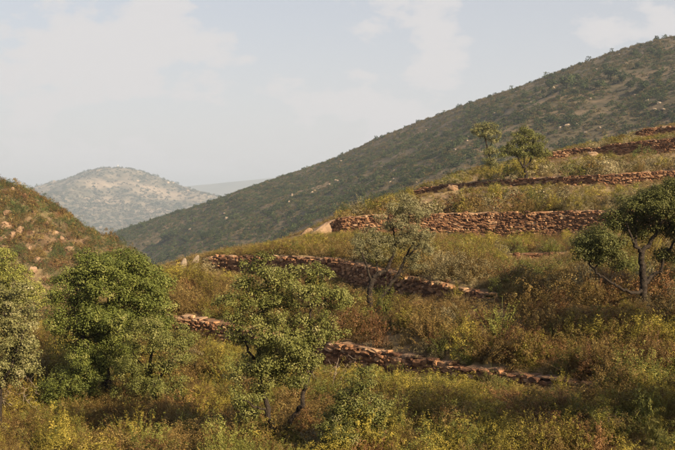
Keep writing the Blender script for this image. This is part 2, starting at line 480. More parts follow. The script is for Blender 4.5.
# mountains on the horizon
far_pts = [(-500, 196, 8200), (60, 194, 8400), (160, 189, 8500), (200, 185, 8500), (240, 181, 8600), (290, 176, 8700), (360, 172, 8800), (460, 176, 8900), (700, 168, 9000), (1000, 180, 8600)]
mt = ridge_hill('far_mountains', 'faint blue mountains on the horizon', 'mountains', [P(*a) for a in far_pts], .25, -8200, 7400, 7400, 9300, 90, M['mountain'], 60, 900, floor=-140, crest_round=120)

# valley floor reaching the horizon
vs = 9500
o = link('valley_floor', mesh_np('valley_floor', [(-vs, -2500, -132), (vs, -2500, -132), (vs, 9500, -132), (-vs, 9500, -132)], [(0, 1, 2, 3)], M['valley']))
tag(o, 'scrubby valley floor', 'valley', kind='structure')
# nearer valley ground joining the hillside, the ridge and the left slope
xs, ys = np.arange(-900, 900, 12.), np.arange(-300, 1500, 12.)
X, Y = np.meshgrid(xs, ys)
rim = np.maximum(np.maximum(np.abs(X) / 900, (Y - 900) / 600), (-Y) / 300)
Z = -58 + 6 * fbm(X / 90, Y / 90, 4) - 78 * np.clip((rim - .75) / .25, 0, 1) ** 1.5 - np.clip((Y - 250) / 600, 0, 1) * 18
o = link('valley_bottom', grid_mesh('valley_bottom', X, Y, Z, M['valley']))
tag(o, 'scrub covered bottom of the near valley', 'valley', kind='structure')

# ------------------------------------------------------------------ dry stone walls
def rock_mesh(name, seed, mat, p=5, jit=.1, sub=3):
    """rounded, chipped block, unit size"""
    r = np.random.default_rng(seed)
    idx = {}; v = []; f = []
    g = np.linspace(-1, 1, sub)
    def vid(q):
        k = tuple(np.round(q, 4))
        if k not in idx:
            idx[k] = len(v); v.append(np.array(q, float))
        return idx[k]
    for ax in range(3):
        for s in (-1, 1):
            for i in range(sub - 1):
                for j in range(sub - 1):
                    quad = []
                    for (a, b) in ((i, j), (i + 1, j), (i + 1, j + 1), (i, j + 1)):
                        q = [0, 0, 0]; q[ax] = s; q[(ax + 1) % 3] = g[a]; q[(ax + 2) % 3] = g[b]
                        quad.append(vid(q))
                    f.append(quad if s > 0 else quad[::-1])
    v = np.array(v)
    n = (np.abs(v) ** p).sum(1) ** (1 / p)
    v = v / n[:, None]
    sh = r.normal(0, .18, (3, 3)) * np.array([[0, .3, .6], [.3, 0, .5], [.5, .3, 0]])
    v = v + v @ sh.T * .6
    v = v + r.normal(0, jit, v.shape)
    return mesh_np(name, v * .5, f, mat)
stone_meshes = [rock_mesh('stone', 100 + i, M['stone']) for i in range(12)]
cap_meshes = [rock_mesh('capstone', 200 + i, M['cap'], p=7, jit=.07) for i in range(8)]

def build_wall(k, label, size=1.0, capfrac=1.0, limit=300):
    tp, h = WP[k]
    seg = np.linalg.norm(np.diff(tp[:, :2], axis=0), axis=1)
    U = np.concatenate([[0], np.cumsum(seg)]); L = U[-1]
    X = lambda u: np.interp(u, U, tp[:, 0]); Yf = lambda u: np.interp(u, U, tp[:, 1])
    H = lambda u: np.interp(u, U, h)
    def top(u): return np.interp(u, U, tp[:, 2])
    def tang(u):
        a = np.array([X(u + .2) - X(u - .2), Yf(u + .2) - Yf(u - .2)])
        return a / np.linalg.norm(a)
    r = np.random.default_rng(ord(k))
    root = link('dry_stone_wall', None, loc=(float(X(0)), float(Yf(0)), float(top(0) - H(0))))
    root.empty_display_size = .2
    L0 = np.array(root.location)
    tag(root, label, 'wall', 'dry stone terrace walls')
    # earth and rubble core
    n = max(6, int(L / .25))
    v = []; f = []
    for i in range(n + 1):
        u = L * i / n
        t = tang(u); nn = np.array([-t[1], t[0]])
        c = np.array([X(u), Yf(u)])
        wob = .03 * math.sin(u * 3.1) + .02 * math.sin(u * 7.7)
        for s, z in ((-.13, top(u) - H(u) - .35), (-.13, top(u) - .05 + wob), (.22, top(u) - .05 + wob), (.22, top(u) - H(u) - .35)):
            v.append((*(c + nn * s), z))
    v = np.array(v) - L0
    for i in range(n):
        a = 4 * i
        for j in range(3):
            f.append((a + j, a + 4 + j, a + 5 + j, a + 1 + j))
    f.append((0, 1, 2, 3)); f.append((4 * n + 3, 4 * n + 2, 4 * n + 1, 4 * n))
    link('core', mesh_np('core', v, f, M['core']), root)
    items = []
    z0 = -.22
    while z0 < h.max():
        chb = r.uniform(.065, .135) * size
        u = r.uniform(0, .2)
        while u < L:
            ln = r.uniform(.13, .38) * size * (1 if r.random() < .85 else 1.6)
            ch = chb * r.uniform(.85, 1.2)
            uc = u + ln / 2
            if uc < L and z0 + ch * .6 < H(uc) + r.uniform(-.08, .06):
                items.append((uc, z0 + ch / 2, ln * 1.03, r.uniform(.2, .32), ch * 1.05, 0))
            u += ln + r.uniform(0, .025)
        z0 += chb
    u = 0
    while u < L:
        ln = r.uniform(.16, .5) * size
        uc = u + ln / 2
        if H(uc) > .06 and r.random() < capfrac * .82:
            items.append((uc, H(uc) + r.uniform(-.06, .03), ln, r.uniform(.26, .46), r.uniform(.04, .1), 1))
        u += ln + r.uniform(0, .06)
    big_i = sorted(range(len(items)), key=lambda i: -items[i][2] * items[i][4] - (1 if items[i][5] else 0) * .1)
    single = set(big_i[:limit])
    fv, ff, ft = [], [], []
    nv = 0
    for i, (uc, zc, ln, dp, ch, cap) in enumerate(items):
        t = tang(uc); nn = np.array([-t[1], t[0]])
        s = (-.19 - r.uniform(-.02, .05)) if not cap else (-.06 + r.uniform(-.06, .06))
        zb = top(uc) - H(uc)
        pos = np.array([X(uc) + nn[0] * s, Yf(uc) + nn[1] * s, zb + zc]) - L0
        rz = math.atan2(t[1], t[0]) + r.normal(0, .07)
        ry = r.normal(0, .06) + (0 if not cap else -math.atan2(top(uc + .3) - top(uc - .3), .6))
        rx = r.normal(0, .08)
        me = (cap_meshes if cap else stone_meshes)[r.integers(len(cap_meshes) if cap else len(stone_meshes))]
        if i in single:
            o = link('capstone' if cap else 'stone', me, root, pos)
            o.rotation_euler = (rx, ry, rz); o.scale = (ln * 1.1, dp, ch * 1.2)
        else:
            co = np.empty(len(me.vertices) * 3, np.float32); me.vertices.foreach_get('co', co)
            co = co.reshape(-1, 3) * np.array([ln * 1.1, dp, ch * 1.2])
            mt_ = np.array(Matrix.Rotation(rz, 3, 'Z') @ Matrix.Rotation(ry, 3, 'Y') @ Matrix.Rotation(rx, 3, 'X'))
            fi = np.empty(len(me.polygons) * 4, np.int32); me.polygons.foreach_get('vertices', fi)
            fv.append(co @ mt_.T + pos); ff.append(fi.reshape(-1, 4) + nv); ft.append(np.full(len(co), r.random()))
            nv += len(co)
    if fv:
        o = link('small_stones', mesh_np('small_stones', np.concatenate(fv), np.concatenate(ff), M['stone'], np.concatenate(ft)), root)
        o['kind'] = 'stuff'
    return len(items)

build_wall('A', 'low tumbled stone wall lowest on the slope, behind the foreground oak', 0.81)
build_wall('B', 'reddish dry stone wall running behind the forked olive tree', 0.85)
build_wall('C', 'tallest and longest red stone wall, on the middle terrace', 0.89)
build_wall('D', 'very short low stone wall on the grass below the long tall wall', 0.85)
build_wall('E', 'thin stone wall line under the two small trees near the crest', 0.94)
build_wall('F', 'broken stone wall with a dark corner on the upper right crest', 1.02)
build_wall('G', 'small topmost stone wall fragment at the upper right edge', 1.02)

# ------------------------------------------------------------------ foliage builders
def leaf_quads(p, nrm, ax, ln, wd):
    v = unit(np.cross(nrm, ax))
    a = unit(np.cross(v, nrm))
    ln = np.broadcast_to(np.asarray(ln, float), (len(p),))[:, None]; wd = np.broadcast_to(np.asarray(wd, float), (len(p),))[:, None]
    q = np.stack([p - a * ln / 2, p + v * wd / 2 - a * ln * .05, p + a * ln / 2, p - v * wd / 2 - a * ln * .05], 1)
    return q.reshape(-1, 3)
def quads_faces(n, off=0):
    return np.arange(n * 4).reshape(-1, 4) + off
def rand_dir(r, n):
    return unit(r.normal(0, 1, (n, 3)))

class Skeleton:
    def __init__(self):
        self.pos = []; self.par = []; self.rad = []; self.fixed = []
    def stroke(self, pts, r0, r1, parent=-1, r=None, wob=.02):
        pts = [np.array(q, float) for q in pts]
        dense = []
        for i in range(len(pts) - 1):
            p0 = pts[max(i - 1, 0)]; p1 = pts[i]; p2 = pts[i + 1]; p3 = pts[min(i + 2, len(pts) - 1)]
            for t in np.arange(0, 1, .2):
                dense.append(.5 * (2 * p1 + (p2 - p0) * t + (2 * p0 - 5 * p1 + 4 * p2 - p3) * t * t + (3 * p1 - p0 - 3 * p2 + p3) * t ** 3))
        dense.append(pts[-1])
        last = parent
        n = len(dense)
        ids = []
        for i, q in enumerate(dense):
            if r is not None and 0 < i < n - 1:
                q = q + r.normal(0, wob, 3)
            self.pos.append(q); self.par.append(last); self.fixed.append(True)
            flare = 1.35 if (i == 0 and parent == -1) else 1.0
            self.rad.append((r0 + (r1 - r0) * i / max(n - 1, 1)) * flare)
            last = len(self.pos) - 1
            ids.append(last)
        return ids
    def nearest(self, q):
        return int(np.argmin(((np.array(self.pos) - q) ** 2).sum(1)))
    def grow(self, targets, r, seglen=.16, sag=.05):
        T = np.array(targets)
        base = np.array(self.pos)
        d0 = np.sqrt(((T[:, None] - base[None]) ** 2).sum(-1)).min(1)
        for i in np.argsort(d0):
            A = np.array(self.pos)
            dv = T[i] - A
            cost = np.linalg.norm(dv, axis=1) + .6 * np.maximum(-dv[:, 2], 0)
            j = int(np.argmin(cost))
            a = A[j]; dist = np.linalg.norm(T[i] - a)
            n = max(2, int(dist / seglen))
            last = j
            bow = r.normal(0, .12, 3) * dist
            for k in range(1, n + 1):
                t = k / n
                q = a + (T[i] - a) * t + bow * t * (1 - t) + r.normal(0, .012, 3) * (k < n)
                q[2] -= sag * math.sin(math.pi * t) * dist
                self.pos.append(q); self.par.append(last); self.fixed.append(False); self.rad.append(0)
                last = len(self.pos) - 1
    def finish(self, rtip=.006, k=1.0):
        n = len(self.pos)
        cnt = np.zeros(n)
        has = np.zeros(n, bool)
        for i in range(n):
            if self.par[i] >= 0: has[self.par[i]] = True
        cnt[~has] = 1
        for i in range(n - 1, -1, -1):
            if self.par[i] >= 0: cnt[self.par[i]] += cnt[i]
        for i in range(n):
            if not self.fixed[i]:
                self.rad[i] = min(rtip * cnt[i] ** .5 * k, self.rad[self.par[i]] * .92 if self.par[i] >= 0 else 1)
    def tubes(self, want, sides=6):
        v, f = [], []
        nv = 0
        ang = np.arange(sides) * 2 * math.pi / sides
        for i in range(len(self.pos)):
            j = self.par[i]
            if j < 0 or not want(i): continue
            a, b = self.pos[j], self.pos[i]
            d = b - a; L = np.linalg.norm(d)
            if L < 1e-5: continue
            d = d / L
            x = np.cross(d, [.3, .2, .93] if abs(d[2]) < .9 else [1, 0, 0]); x /= np.linalg.norm(x); y = np.cross(d, x)
            ra = self.rad[j] if self.fixed[i] or not self.fixed[j] else self.rad[i] * 1.25
            ra = min(ra, self.rad[i] * 1.6)
            ring = np.cos(ang)[:, None] * x + np.sin(ang)[:, None] * y
            v.append(a + ring * ra - d * ra * .3); v.append(b + ring * self.rad[i] + d * self.rad[i] * .3)
            for s in range(sides):
                f.append((nv + s, nv + (s + 1) % sides, nv + sides + (s + 1) % sides, nv + sides + s))
            nv += 2 * sides
        return (np.concatenate(v), np.array(f)) if v else (None, None)

def crown_points(lobes, r, spacing, shell=.6, fill=.75):
    """cluster centres: every lobe (centre, radii) is broken up into smaller boughs with gaps between them"""
    pts = []
    for c, rad in lobes:
        rad = np.array(rad)
        mr = rad.mean()
        sub = max(.34 * mr, spacing * .95)
        area = 4 * math.pi * mr ** 2
        ns = max(4, int(area / (math.pi * sub ** 2) * fill))
        d = rand_dir(r, ns)
        sc = np.array(c) + d * rad * r.uniform(.45, .86, (ns, 1))
        sr = sub * r.uniform(.6, 1.25, ns)
        for q, s_ in zip(sc, sr):
            n = int(9 * (s_ / spacing) ** 2) + 2
            e = rand_dir(r, n); e[:, 2] = e[:, 2] * .8 + .15
            pts.append(q + e * s_ * r.uniform(.35, 1, (n, 1)) * np.array([1.1, 1.1, .75]))
    pts = np.concatenate(pts)
    r.shuffle(pts)
    keep = []
    for q in pts:
        if not keep or (((np.array(keep) - q) ** 2).sum(1)).min() > (spacing * .62) ** 2:
            keep.append(q)
    return np.array(keep)

def crown_leaves(centers, r, n, rad, ln, wd, mid, upb=.35, flat=.75, tintvar=.2):
    k = len(centers)
    crad = rad * r.uniform(.65, 1.3, k)
    ctint = r.normal(.45, tintvar, k)
    c = np.repeat(centers, n, 0); cr = np.repeat(crad, n)
    d = rand_dir(r, k * n)
    d[:, 2] = d[:, 2] * flat + .12
    out = unit(np.repeat(centers - mid, n, 0))
    d = unit(d + out * .35)
    p = c + d * (cr * r.uniform(.25, 1.0, k * n) ** .6)[:, None]
    nrm = unit(d * .7 + np.array([0, 0, upb]) + r.normal(0, .27, (k * n, 3)))
    ax = rand_dir(r, k * n)
    l = ln * r.uniform(.45, 1.35, k * n)
    v = leaf_quads(p, nrm, ax, l, wd / ln * l)
    t = np.clip(np.repeat(ctint, n) + r.normal(0, .11, k * n), 0, 1)
    return v, quads_faces(k * n), np.repeat(t, 4)

def make_tree(name, label, cat, base, strokes, lobes, leaf, bark, seed, spacing=.3, leaves=80, crad=.2, ln=.055, wd=.03, depth=1.0, shell=.5, group=None, keep=1.0, rtip=.006, loc=None, fill=.75):
    """base: photo x, y of the foot. strokes: (list of (px,py,dy), r0, r1). lobes: (px,py,rx,ry[,dy,rdepth]) in photo pixels, dy in metres"""
    r = np.random.default_rng(seed)
    foot = hit(*base) if loc is None else np.array(loc, float)
    d0 = foot[1]
    m_px = d0 / F
    fx, fy = proj(foot)
    def W(px, py, dy=0):
        q = foot + np.array([(px - base[0]) * m_px, dy, -(py - base[1]) * m_px])
        return q
    root = link(name, None, loc=foot)
    root.empty_display_size = .3
    tag(root, label, cat, group)
    sk = Skeleton()
    for i, (pts, r0, r1) in enumerate(strokes):
        w = [W(*q) for q in pts]
        if i == 0:
            w[0] = w[0] - np.array([0, 0, .25])
            sk.stroke(w, r0, r1, -1, r)
        else:
            j = sk.nearest(w[0])
            attach = np.linalg.norm(sk.pos[j] - w[0]) < .6
            sk.stroke(w, r0, r1, j if attach else -1, r)
    L3 = []
    for q in lobes:
        px, py, rx, ry = q[:4]
        dy = q[4] if len(q) > 4 else 0
        rd = q[5] if len(q) > 5 else (rx + ry) / 2 * m_px * depth
        L3.append((W(px, py, dy), (rx * m_px, rd, ry * m_px)))
    cen = crown_points(L3, r, spacing, shell, fill)
    cen = cen[cen[:, 2] > tz(cen[:, 0], cen[:, 1]) + .15]
    if keep < 1: cen = cen[r.random(len(cen)) < keep]
    sk.grow(cen, r)
    sk.finish(rtip)
    big = lambda i: sk.fixed[i]
    v, f = sk.tubes(big, 8)
    link('trunk', mesh_np('trunk', v - foot, f, bark, smooth=True), root)
    top = {}
    for i in range(len(sk.pos)):
        if not sk.fixed[i]:
            top[i] = i if sk.fixed[sk.par[i]] else top[sk.par[i]]
    for b in sorted(set(top.values())):
        v, f = sk.tubes(lambda i: top.get(i) == b, 4)
        if v is not None:
            link('branch', mesh_np('branch', v - foot, f, bark, smooth=True), root)
    mid = cen.mean(0)
    v, f, t = crown_leaves(cen, r, leaves, crad, ln, wd, mid)
    link('crown', mesh_np('crown', v - foot, f, leaf, t), root)
    return root

# ------------------------------------------------------------------ trees
make_tree('oak_tree', 'slender two stemmed oak in the centre foreground, in front of the lowest wall', 'tree', (278, 449),
          [([(279, 449), (273, 428, -.1), (269, 412, 0), (262, 390, .1), (257, 360, .2), (262, 330, .1), (262, 290, 0)], .075, .02),
           ([(281, 446), (287, 428, .1), (299, 411, .2), (305, 388, .3), (313, 362, .2), (310, 335, .1), (312, 300, 0)], .065, .02),
           ([(258, 362, .2), (250, 352, 0), (244, 335, -.2)], .035, .015),
           ([(306, 385, .3), (322, 352, .4), (335, 318, .3)], .03, .012),
           ([(269, 412), (255, 402, -.3), (246, 396, -.4)], .022, .01)],
          [(262, 277, 27, 30), (238, 300, 19, 22), (307, 283, 31, 26), (332, 302, 16, 22), (285, 312, 34, 24), (284, 350, 34, 20, .1), (266, 374, 26, 18, .1), (300, 370, 18, 16, -.1), (257, 330, 28, 22), (318, 332, 26, 16), (290, 340, 26, 16, -.3),
           (262, 362, 30, 16), (252, 392, 22, 14, -.1), (288, 376, 16, 12, .2), (302, 352, 20, 12), (240, 372, 14, 14), (232, 330, 12, 12), (250, 412, 14, 8)],
          M['oak'], M['bark'], 11, spacing=.18, leaves=84, crad=.14, ln=.04, wd=.026, fill=.66)
make_tree('young_oak', 'small leafy oak sapling just right of the central two stemmed oak', 'tree', (352, 458),
          [([(352, 458), (353, 430, 0), (356, 400, .05), (362, 378, 0)], .03, .01), ([(352, 446), (340, 425, -.1), (333, 410, -.1)], .02, .008)],
          [(360, 382, 14, 15), (348, 404, 22, 18), (370, 408, 18, 18), (336, 428, 22, 18), (366, 434, 24, 20), (348, 430, 24, 18, -.3)],
          M['oak'], M['bark'], 12, spacing=.16, leaves=80, crad=.13, ln=.038, wd=.024, depth=.9, fill=1.0)
make_tree('oak_tree', 'large dense bright green oak, tallest of the trees at left', 'tree', (108, 408),
          [([(108, 408), (106, 375, 0), (104, 345, .1), (108, 310, .1), (112, 280, 0)], .16, .05), ([(106, 370), (88, 340, -.3), (76, 305, -.3)], .09, .03), ([(105, 345), (130, 320, .3), (148, 292, .3)], .08, .03)],
          [(112, 279, 44, 33), (78, 292, 26, 28), (146, 287, 24, 26), (70, 325, 22, 26), (112, 320, 44, 28), (150, 318, 22, 22, .4), (92, 268, 22, 16), (128, 264, 18, 13), (100, 350, 40, 26, .5)],
          M['green_oak'], M['bark'], 13, fill=.95, spacing=.26, leaves=140, crad=.22, ln=.05, wd=.033)
make_tree('oak_tree', 'low rounded bright oak clump at the foot of the largest left tree', 'tree', (88, 412),
          [([(88, 412), (88, 395, 0), (90, 372, -.1), (86, 355, 0)], .07, .025), ([(88, 396), (72, 385, -.2), (62, 380, -.2)], .04, .02), ([(89, 380), (105, 362, .1)], .04, .02)],
          [(92, 357, 24, 20, -.3), (70, 382, 22, 22, -.3), (100, 382, 24, 22, -.3), (84, 398, 30, 14, -.3), (55, 393, 13, 14, -.3)],
          M['green_oak'], M['bark'], 14, spacing=.25, leaves=120, crad=.19, ln=.045, wd=.03)
make_tree('oak_tree', 'loose olive green oak between the largest left tree and the lowest wall', 'tree', (152, 412),
          [([(152, 412), (153, 392, 0), (150, 365, 0), (154, 335, .1)], .08, .03), ([(152, 385), (172, 362, .1), (180, 345, .1)], .04, .015), ([(151, 375), (134, 352, -.1)], .04, .015)],
          [(150, 334, 26, 20, -.4), (174, 348, 22, 22, -.4), (138, 360, 24, 22, -.4), (165, 377, 32, 20, -.4), (140, 390, 26, 18, -.4), (185, 335, 10, 16, -.3), (178, 395, 18, 12, -.4)],
          M['oak'], M['bark'], 15, spacing=.25, leaves=110, crad=.18, ln=.042, wd=.028)
make_tree('oak_tree', 'grey green oak cut by the left edge of the picture', 'tree', (-4, 440),
          [([(-4, 440), (0, 400, 0), (-6, 355, .1), (0, 310, 0)], .1, .035), ([(0, 390), (18, 355, -.2), (28, 325, -.2)], .05, .018), ([(-2, 390), (-27, 350, 0)], .06, .025)],
          [(4, 302, 26, 20), (24, 320, 18, 22), (30, 345, 14, 18), (4, 342, 28, 26), (-30, 310, 30, 28), (-28, 350, 28, 30), (6, 372, 26, 18), (20, 290, 12, 10), (-10, 287, 18, 14), (28, 366, 14, 14)],
          M['grey_oak'], M['bark'], 16, spacing=.22, leaves=85, crad=.17, ln=.048, wd=.032)
make_tree('oak_tree', 'bright green bush tree at the left edge below the rocky slope', 'tree', (6, 322),
          [([(6, 322), (6, 290, 0), (5, 255, 0)], .09, .04)],
          [(3, 262, 15, 15), (14, 276, 16, 15), (-10, 272, 18, 20), (28, 292, 18, 16), (5, 294, 20, 16), (48, 298, 16, 12)],
          M['fresh'], M['bark'], 17, spacing=.32, leaves=70, crad=.25, ln=.075, wd=.05, loc=P(6, 322, 46))
make_tree('olive_tree', 'gnarled forked olive tree with sparse grey foliage in front of the second wall', 'tree', (371, 318),
          [([(367, 318), (369, 298, -.1), (371, 284, -.1), (376, 275, -.05), (387, 268, 0), (392, 258, 0), (395, 248, 0), (394, 232, 0)], .12, .03),
           ([(378, 317), (380, 302, .1), (388, 288, .15), (398, 274, .1), (406, 258, .1), (413, 242, 0)], .10, .03),
           ([(371, 282, -.1), (368, 268, -.2), (361, 250, -.3), (358, 243, -.3)], .05, .02),
           ([(376, 274), (377, 260, .3), (373, 246, .3)], .04, .015), ([(406, 258, .1), (415, 250, .4), (424, 238, .4)], .045, .02), ([(394, 248), (402, 228, -.3), (405, 215, -.3)], .035, .015)],
          [(403, 208, 22, 13), (392, 222, 20, 14), (416, 225, 18, 18), (372, 238, 15, 12), (361, 246, 10, 14), (385, 244, 18, 12), (424, 243, 10, 16), (404, 240, 18, 12), (376, 256, 14, 8), (415, 262, 10, 10)],
          M['olive'], M['bark'], 18, spacing=.18, leaves=70, crad=.16, ln=.055, wd=.019, fill=.6)
make_tree('oak_tree', 'dark spreading oak with long low limb at the right edge', 'tree', (643, 308),
          [([(643, 309), (643, 290, 0), (642, 270, 0), (641, 252, 0)], .125, .09),
           ([(641, 252), (633, 244, -.1), (627, 232, -.2), (622, 220, -.2)], .06, .02),
           ([(641, 252), (652, 240, .1), (660, 226, .1), (664, 208, .1)], .075, .025),
           ([(643, 290), (630, 292, -.3), (615, 286, -.5), (604, 280, -.6), (592, 272, -.6), (583, 262, -.6)], .055, .025),
           ([(664, 274, .3), (668, 256, .3), (676, 244, .3), (684, 228, .3)], .05, .02), ([(643, 285), (655, 278, .3), (664, 272, .3)], .06, .05),
           ([(636, 247), (638, 225, .3), (640, 205, .3)], .045, .02)],
          [(652, 203, 27, 17), (668, 195, 22, 17), (632, 212, 22, 16), (686, 208, 24, 26), (614, 220, 13, 12), (642, 226, 24, 12, .5), (668, 224, 20, 14, .4), (592, 243, 22, 20, -.6), (576, 250, 9, 12, -.6), (606, 246, 12, 14, -.6), (592, 240, 14, 12, -.6), (656, 208, 16, 10, -.5),
           (690, 235, 18, 14), (668, 256, 12, 8, .4), (612, 262, 10, 8, -.5)],
          M['dark_oak'], M['bark'], 19, fill=1.0, spacing=.21, leaves=95, crad=.18, ln=.05, wd=.032)
make_tree('oak_tree', 'round crowned small tree standing on the thin upper wall', 'tree', (525, 181.5),
          [([(526, 182), (526, 173, 0), (524, 167, 0)], .15, .12), ([(524, 168), (519, 161, -.2), (514, 152, -.2)], .08, .03), ([(525, 168), (531, 160, .2), (534, 148, .2)], .09, .03), ([(524, 166), (525, 150, .1)], .06, .03)],
          [(524, 140, 15, 11), (512, 148, 9, 10), (537, 147, 11, 11), (525, 152, 17, 7), (506, 154, 5, 6), (544, 153, 5, 6), (528, 132, 8, 5)],
          M['oak'], M['bark'], 20, spacing=.33, leaves=85, crad=.27, ln=.075, wd=.048, rtip=.01, fill=.72)
make_tree('oak_tree', 'thin leaning tree with ragged crown, left of the round crowned one', 'tree', (490, 172),
          [([(491, 172), (490, 160, 0), (487, 148, 0), (484, 134, 0)], .11, .05), ([(488, 152), (492, 142, .2)], .05, .03)],
          [(481, 131, 10, 8), (490, 137, 10, 9), (486, 128, 9, 6), (491, 152, 8, 7), (488, 162, 8, 6), (494, 166, 6, 5)],
          M['grey_oak'], M['bark'], 21, spacing=.38, leaves=85, crad=.28, ln=.09, wd=.055, rtip=.01)
# trees just outside the right edge: their shade falls across the lower right of the picture
for i, (x, y, s) in enumerate([(9.6, 13.6, 1.25), (13.6, 20.5, 1.35), (17.0, 26, 1.35)]):
    fb = np.array([x, y, float(tz(x, y))]); bx, by = proj(fb); u = F / y * s
    make_tree('oak_tree', ['dark oak off the right side of the slope, nearest the viewpoint', 'dark oak off the right side of the slope, middle of the row', 'dark oak off the right side of the slope, farthest up the row'][i], 'tree', (float(bx), float(by)),
              [([(bx, by), (bx + .1 * u, by - 1.2 * u, 0), (bx, by - 2.6 * u, 0)], .15, .06)],
              [(bx, by - 3.6 * u, 1.3 * u, .9 * u), (bx - .9 * u, by - 2.7 * u, 1.0 * u, .9 * u, .5), (bx + 1.0 * u, by - 2.7 * u, 1.1 * u, .9 * u, -.5), (bx, by - 1.9 * u, 1.3 * u, .8 * u, .2)],
              M['dark_oak'], M['bark'], 60 + i, spacing=.42, leaves=60, crad=.32, ln=.09, wd=.06, loc=fb)

# ------------------------------------------------------------------ shrub kinds
def shrub_mesh(name, seed, mat, n_stem, h, spread, per, ln, wd, t0=.25, droop=.1, tuft=0., stem_w=.006, lean=.25, up=.5):
    """stems fanning from the foot, small leaves along them"""
    r = np.random.default_rng(seed)
    az = r.uniform(0, 2 * math.pi, n_stem); inc = np.abs(r.normal(0, spread, n_stem)).clip(0, 1.45)
    hh = h * r.uniform(.6, 1.08, n_stem) * (1 - .35 * (inc / 1.5) ** 2)
    d = np.stack([np.sin(inc) * np.cos(az), np.sin(inc) * np.sin(az), np.cos(inc)], -1)
    foot = np.stack([r.normal(0, .08 * h, n_stem), r.normal(0, .08 * h, n_stem), np.full(n_stem, -.05)], -1)
    bend = r.normal(0, .12, (n_stem, 3)) * h; bend[:, 2] -= droop * h * np.sin(inc)
    at = lambda t: foot[:, None] + d[:, None] * (hh[:, None] * t)[..., None] + bend[:, None] * (t ** 2)[..., None]
    nt = max(1, per // 6)
    t = t0 + (1 - t0) * r.random((n_stem, nt)) ** .75
    tang = unit(d[:, None] + 2 * bend[:, None] * t[..., None] / h).reshape(-1, 3)
    tp0 = at(t).reshape(-1, 3)
    tw = unit(tang * .75 + rand_dir(r, len(tp0)) * (1.1 - up * .6) + np.array([0, 0, .15]))
    tl = (tuft * 5 + .03) * r.uniform(.5, 1.3, len(tp0)) * (1.15 - .6 * t.reshape(-1))
    s_ = r.random((len(tp0), 6))
    p = (tp0[:, None] + tw[:, None] * (tl[:, None] * s_)[..., None]).reshape(-1, 3) + r.normal(0, tuft * .5, (len(tp0) * 6, 3))
    per = nt * 6
    tg = np.repeat(tw, 6, 0)
    ax = unit(tg * up + rand_dir(r, len(p)) * (1 - up))
    nrm = unit(rand_dir(r, len(p)) * .75 + unit(p * np.array([1, 1, .5])) * .8 + np.array([0, 0, .3]))
    l = ln * r.uniform(.6, 1.35, len(p))
    V = leaf_quads(p, nrm, ax, l, l * wd / ln)
    st = np.clip(r.normal(.45, .2, n_stem), 0, 1)
    T = np.clip(np.repeat(st, per) + r.normal(0, .15, len(p)), 0, 1)
    T = np.repeat(T, 4)
    # stems: thin three sided strips
    ts = np.linspace(0, .95, 4)
    S = at(np.broadcast_to(ts, (n_stem, 4)))
    sv, sf = [], []
    side = unit(np.cross(d, rand_dir(r, n_stem)))
    n0 = len(V)
    for k in range(3):
        w0, w1 = stem_w * (1 - ts[k] * .7), stem_w * (1 - ts[k + 1] * .7)
        q = np.stack([S[:, k] - side * w0, S[:, k] + side * w0, S[:, k + 1] + side * w1, S[:, k + 1] - side * w1], 1)
        sv.append(q.reshape(-1, 3))
    sv = np.concatenate(sv)
    V = np.concatenate([V, sv]); T = np.concatenate([T, np.full(len(sv), .05)])
    return mesh_np(name, V, quads_faces(len(V) // 4), mat, T)

def dome_mesh(name, seed, mat, h, w, n_cl, per, crad, ln, wd, flat=.8):
    """leafy dome of clumps"""
    r = np.random.default_rng(seed)
    d = rand_dir(r, n_cl); d[:, 2] = np.abs(d[:, 2]) * .95 + .02
    d = unit(d)
    rad = r.uniform(.55, 1.0, n_cl) ** .7
    lob = 1 + .22 * np.sin(np.arctan2(d[:, 1], d[:, 0]) * r.integers(2, 5) + r.uniform(0, 6))
    c = d * rad[:, None] * np.array([w / 2, w / 2, h * .9]) * lob[:, None]
    v, f, t = crown_leaves(c, r, per, crad, ln, wd, np.array([0, 0, h * .3]), flat=flat)
    return mesh_np(name, v, f, mat, t)

KIND = {}
def kind(name, maker, n=3):
    KIND[name] = [maker(i) for i in range(n)]
kind('heather', lambda i: shrub_mesh('heather', 300 + i, M['heather'], 44, .85, .55, 60, .036, .011, tuft=.02, t0=.2, up=.6), 4)
kind('rust', lambda i: shrub_mesh('rust_heath', 310 + i, M['rust'], 40, .8, .6, 54, .034, .011, tuft=.024, t0=.2, up=.5), 4)
kind('broom', lambda i: shrub_mesh('broom', 320 + i, M['broom'], 46, .95, .46, 60, .036, .012, tuft=.02, t0=.25, up=.75), 4)
kind('cistus', lambda i: shrub_mesh('cistus', 330 + i, M['cistus'], 42, .7, .8, 54, .036, .017, tuft=.028, t0=.3, up=.3), 4)
kind('fresh', lambda i: shrub_mesh('fresh_heath', 340 + i, M['fresh'], 44, .95, .52, 60, .036, .013, tuft=.02, t0=.25, up=.65), 4)
kind('lentisk', lambda i: dome_mesh('lentisk', 350 + i, M['lentisk'], .9, 1.3, 60, 40, .14, .038, .022), 3)
kind('grass', lambda i: shrub_mesh('grass_tuft', 360 + i, M['grass'], 110, .7, .35, 12, .12, .006, tuft=.006, t0=.15, up=.97, stem_w=.004), 3)
kind('straw', lambda i: shrub_mesh('straw_tuft', 370 + i, M['straw'], 70, .4, .5, 6, .09, .006, tuft=.008, t0=.1, up=.92, stem_w=.003), 3)
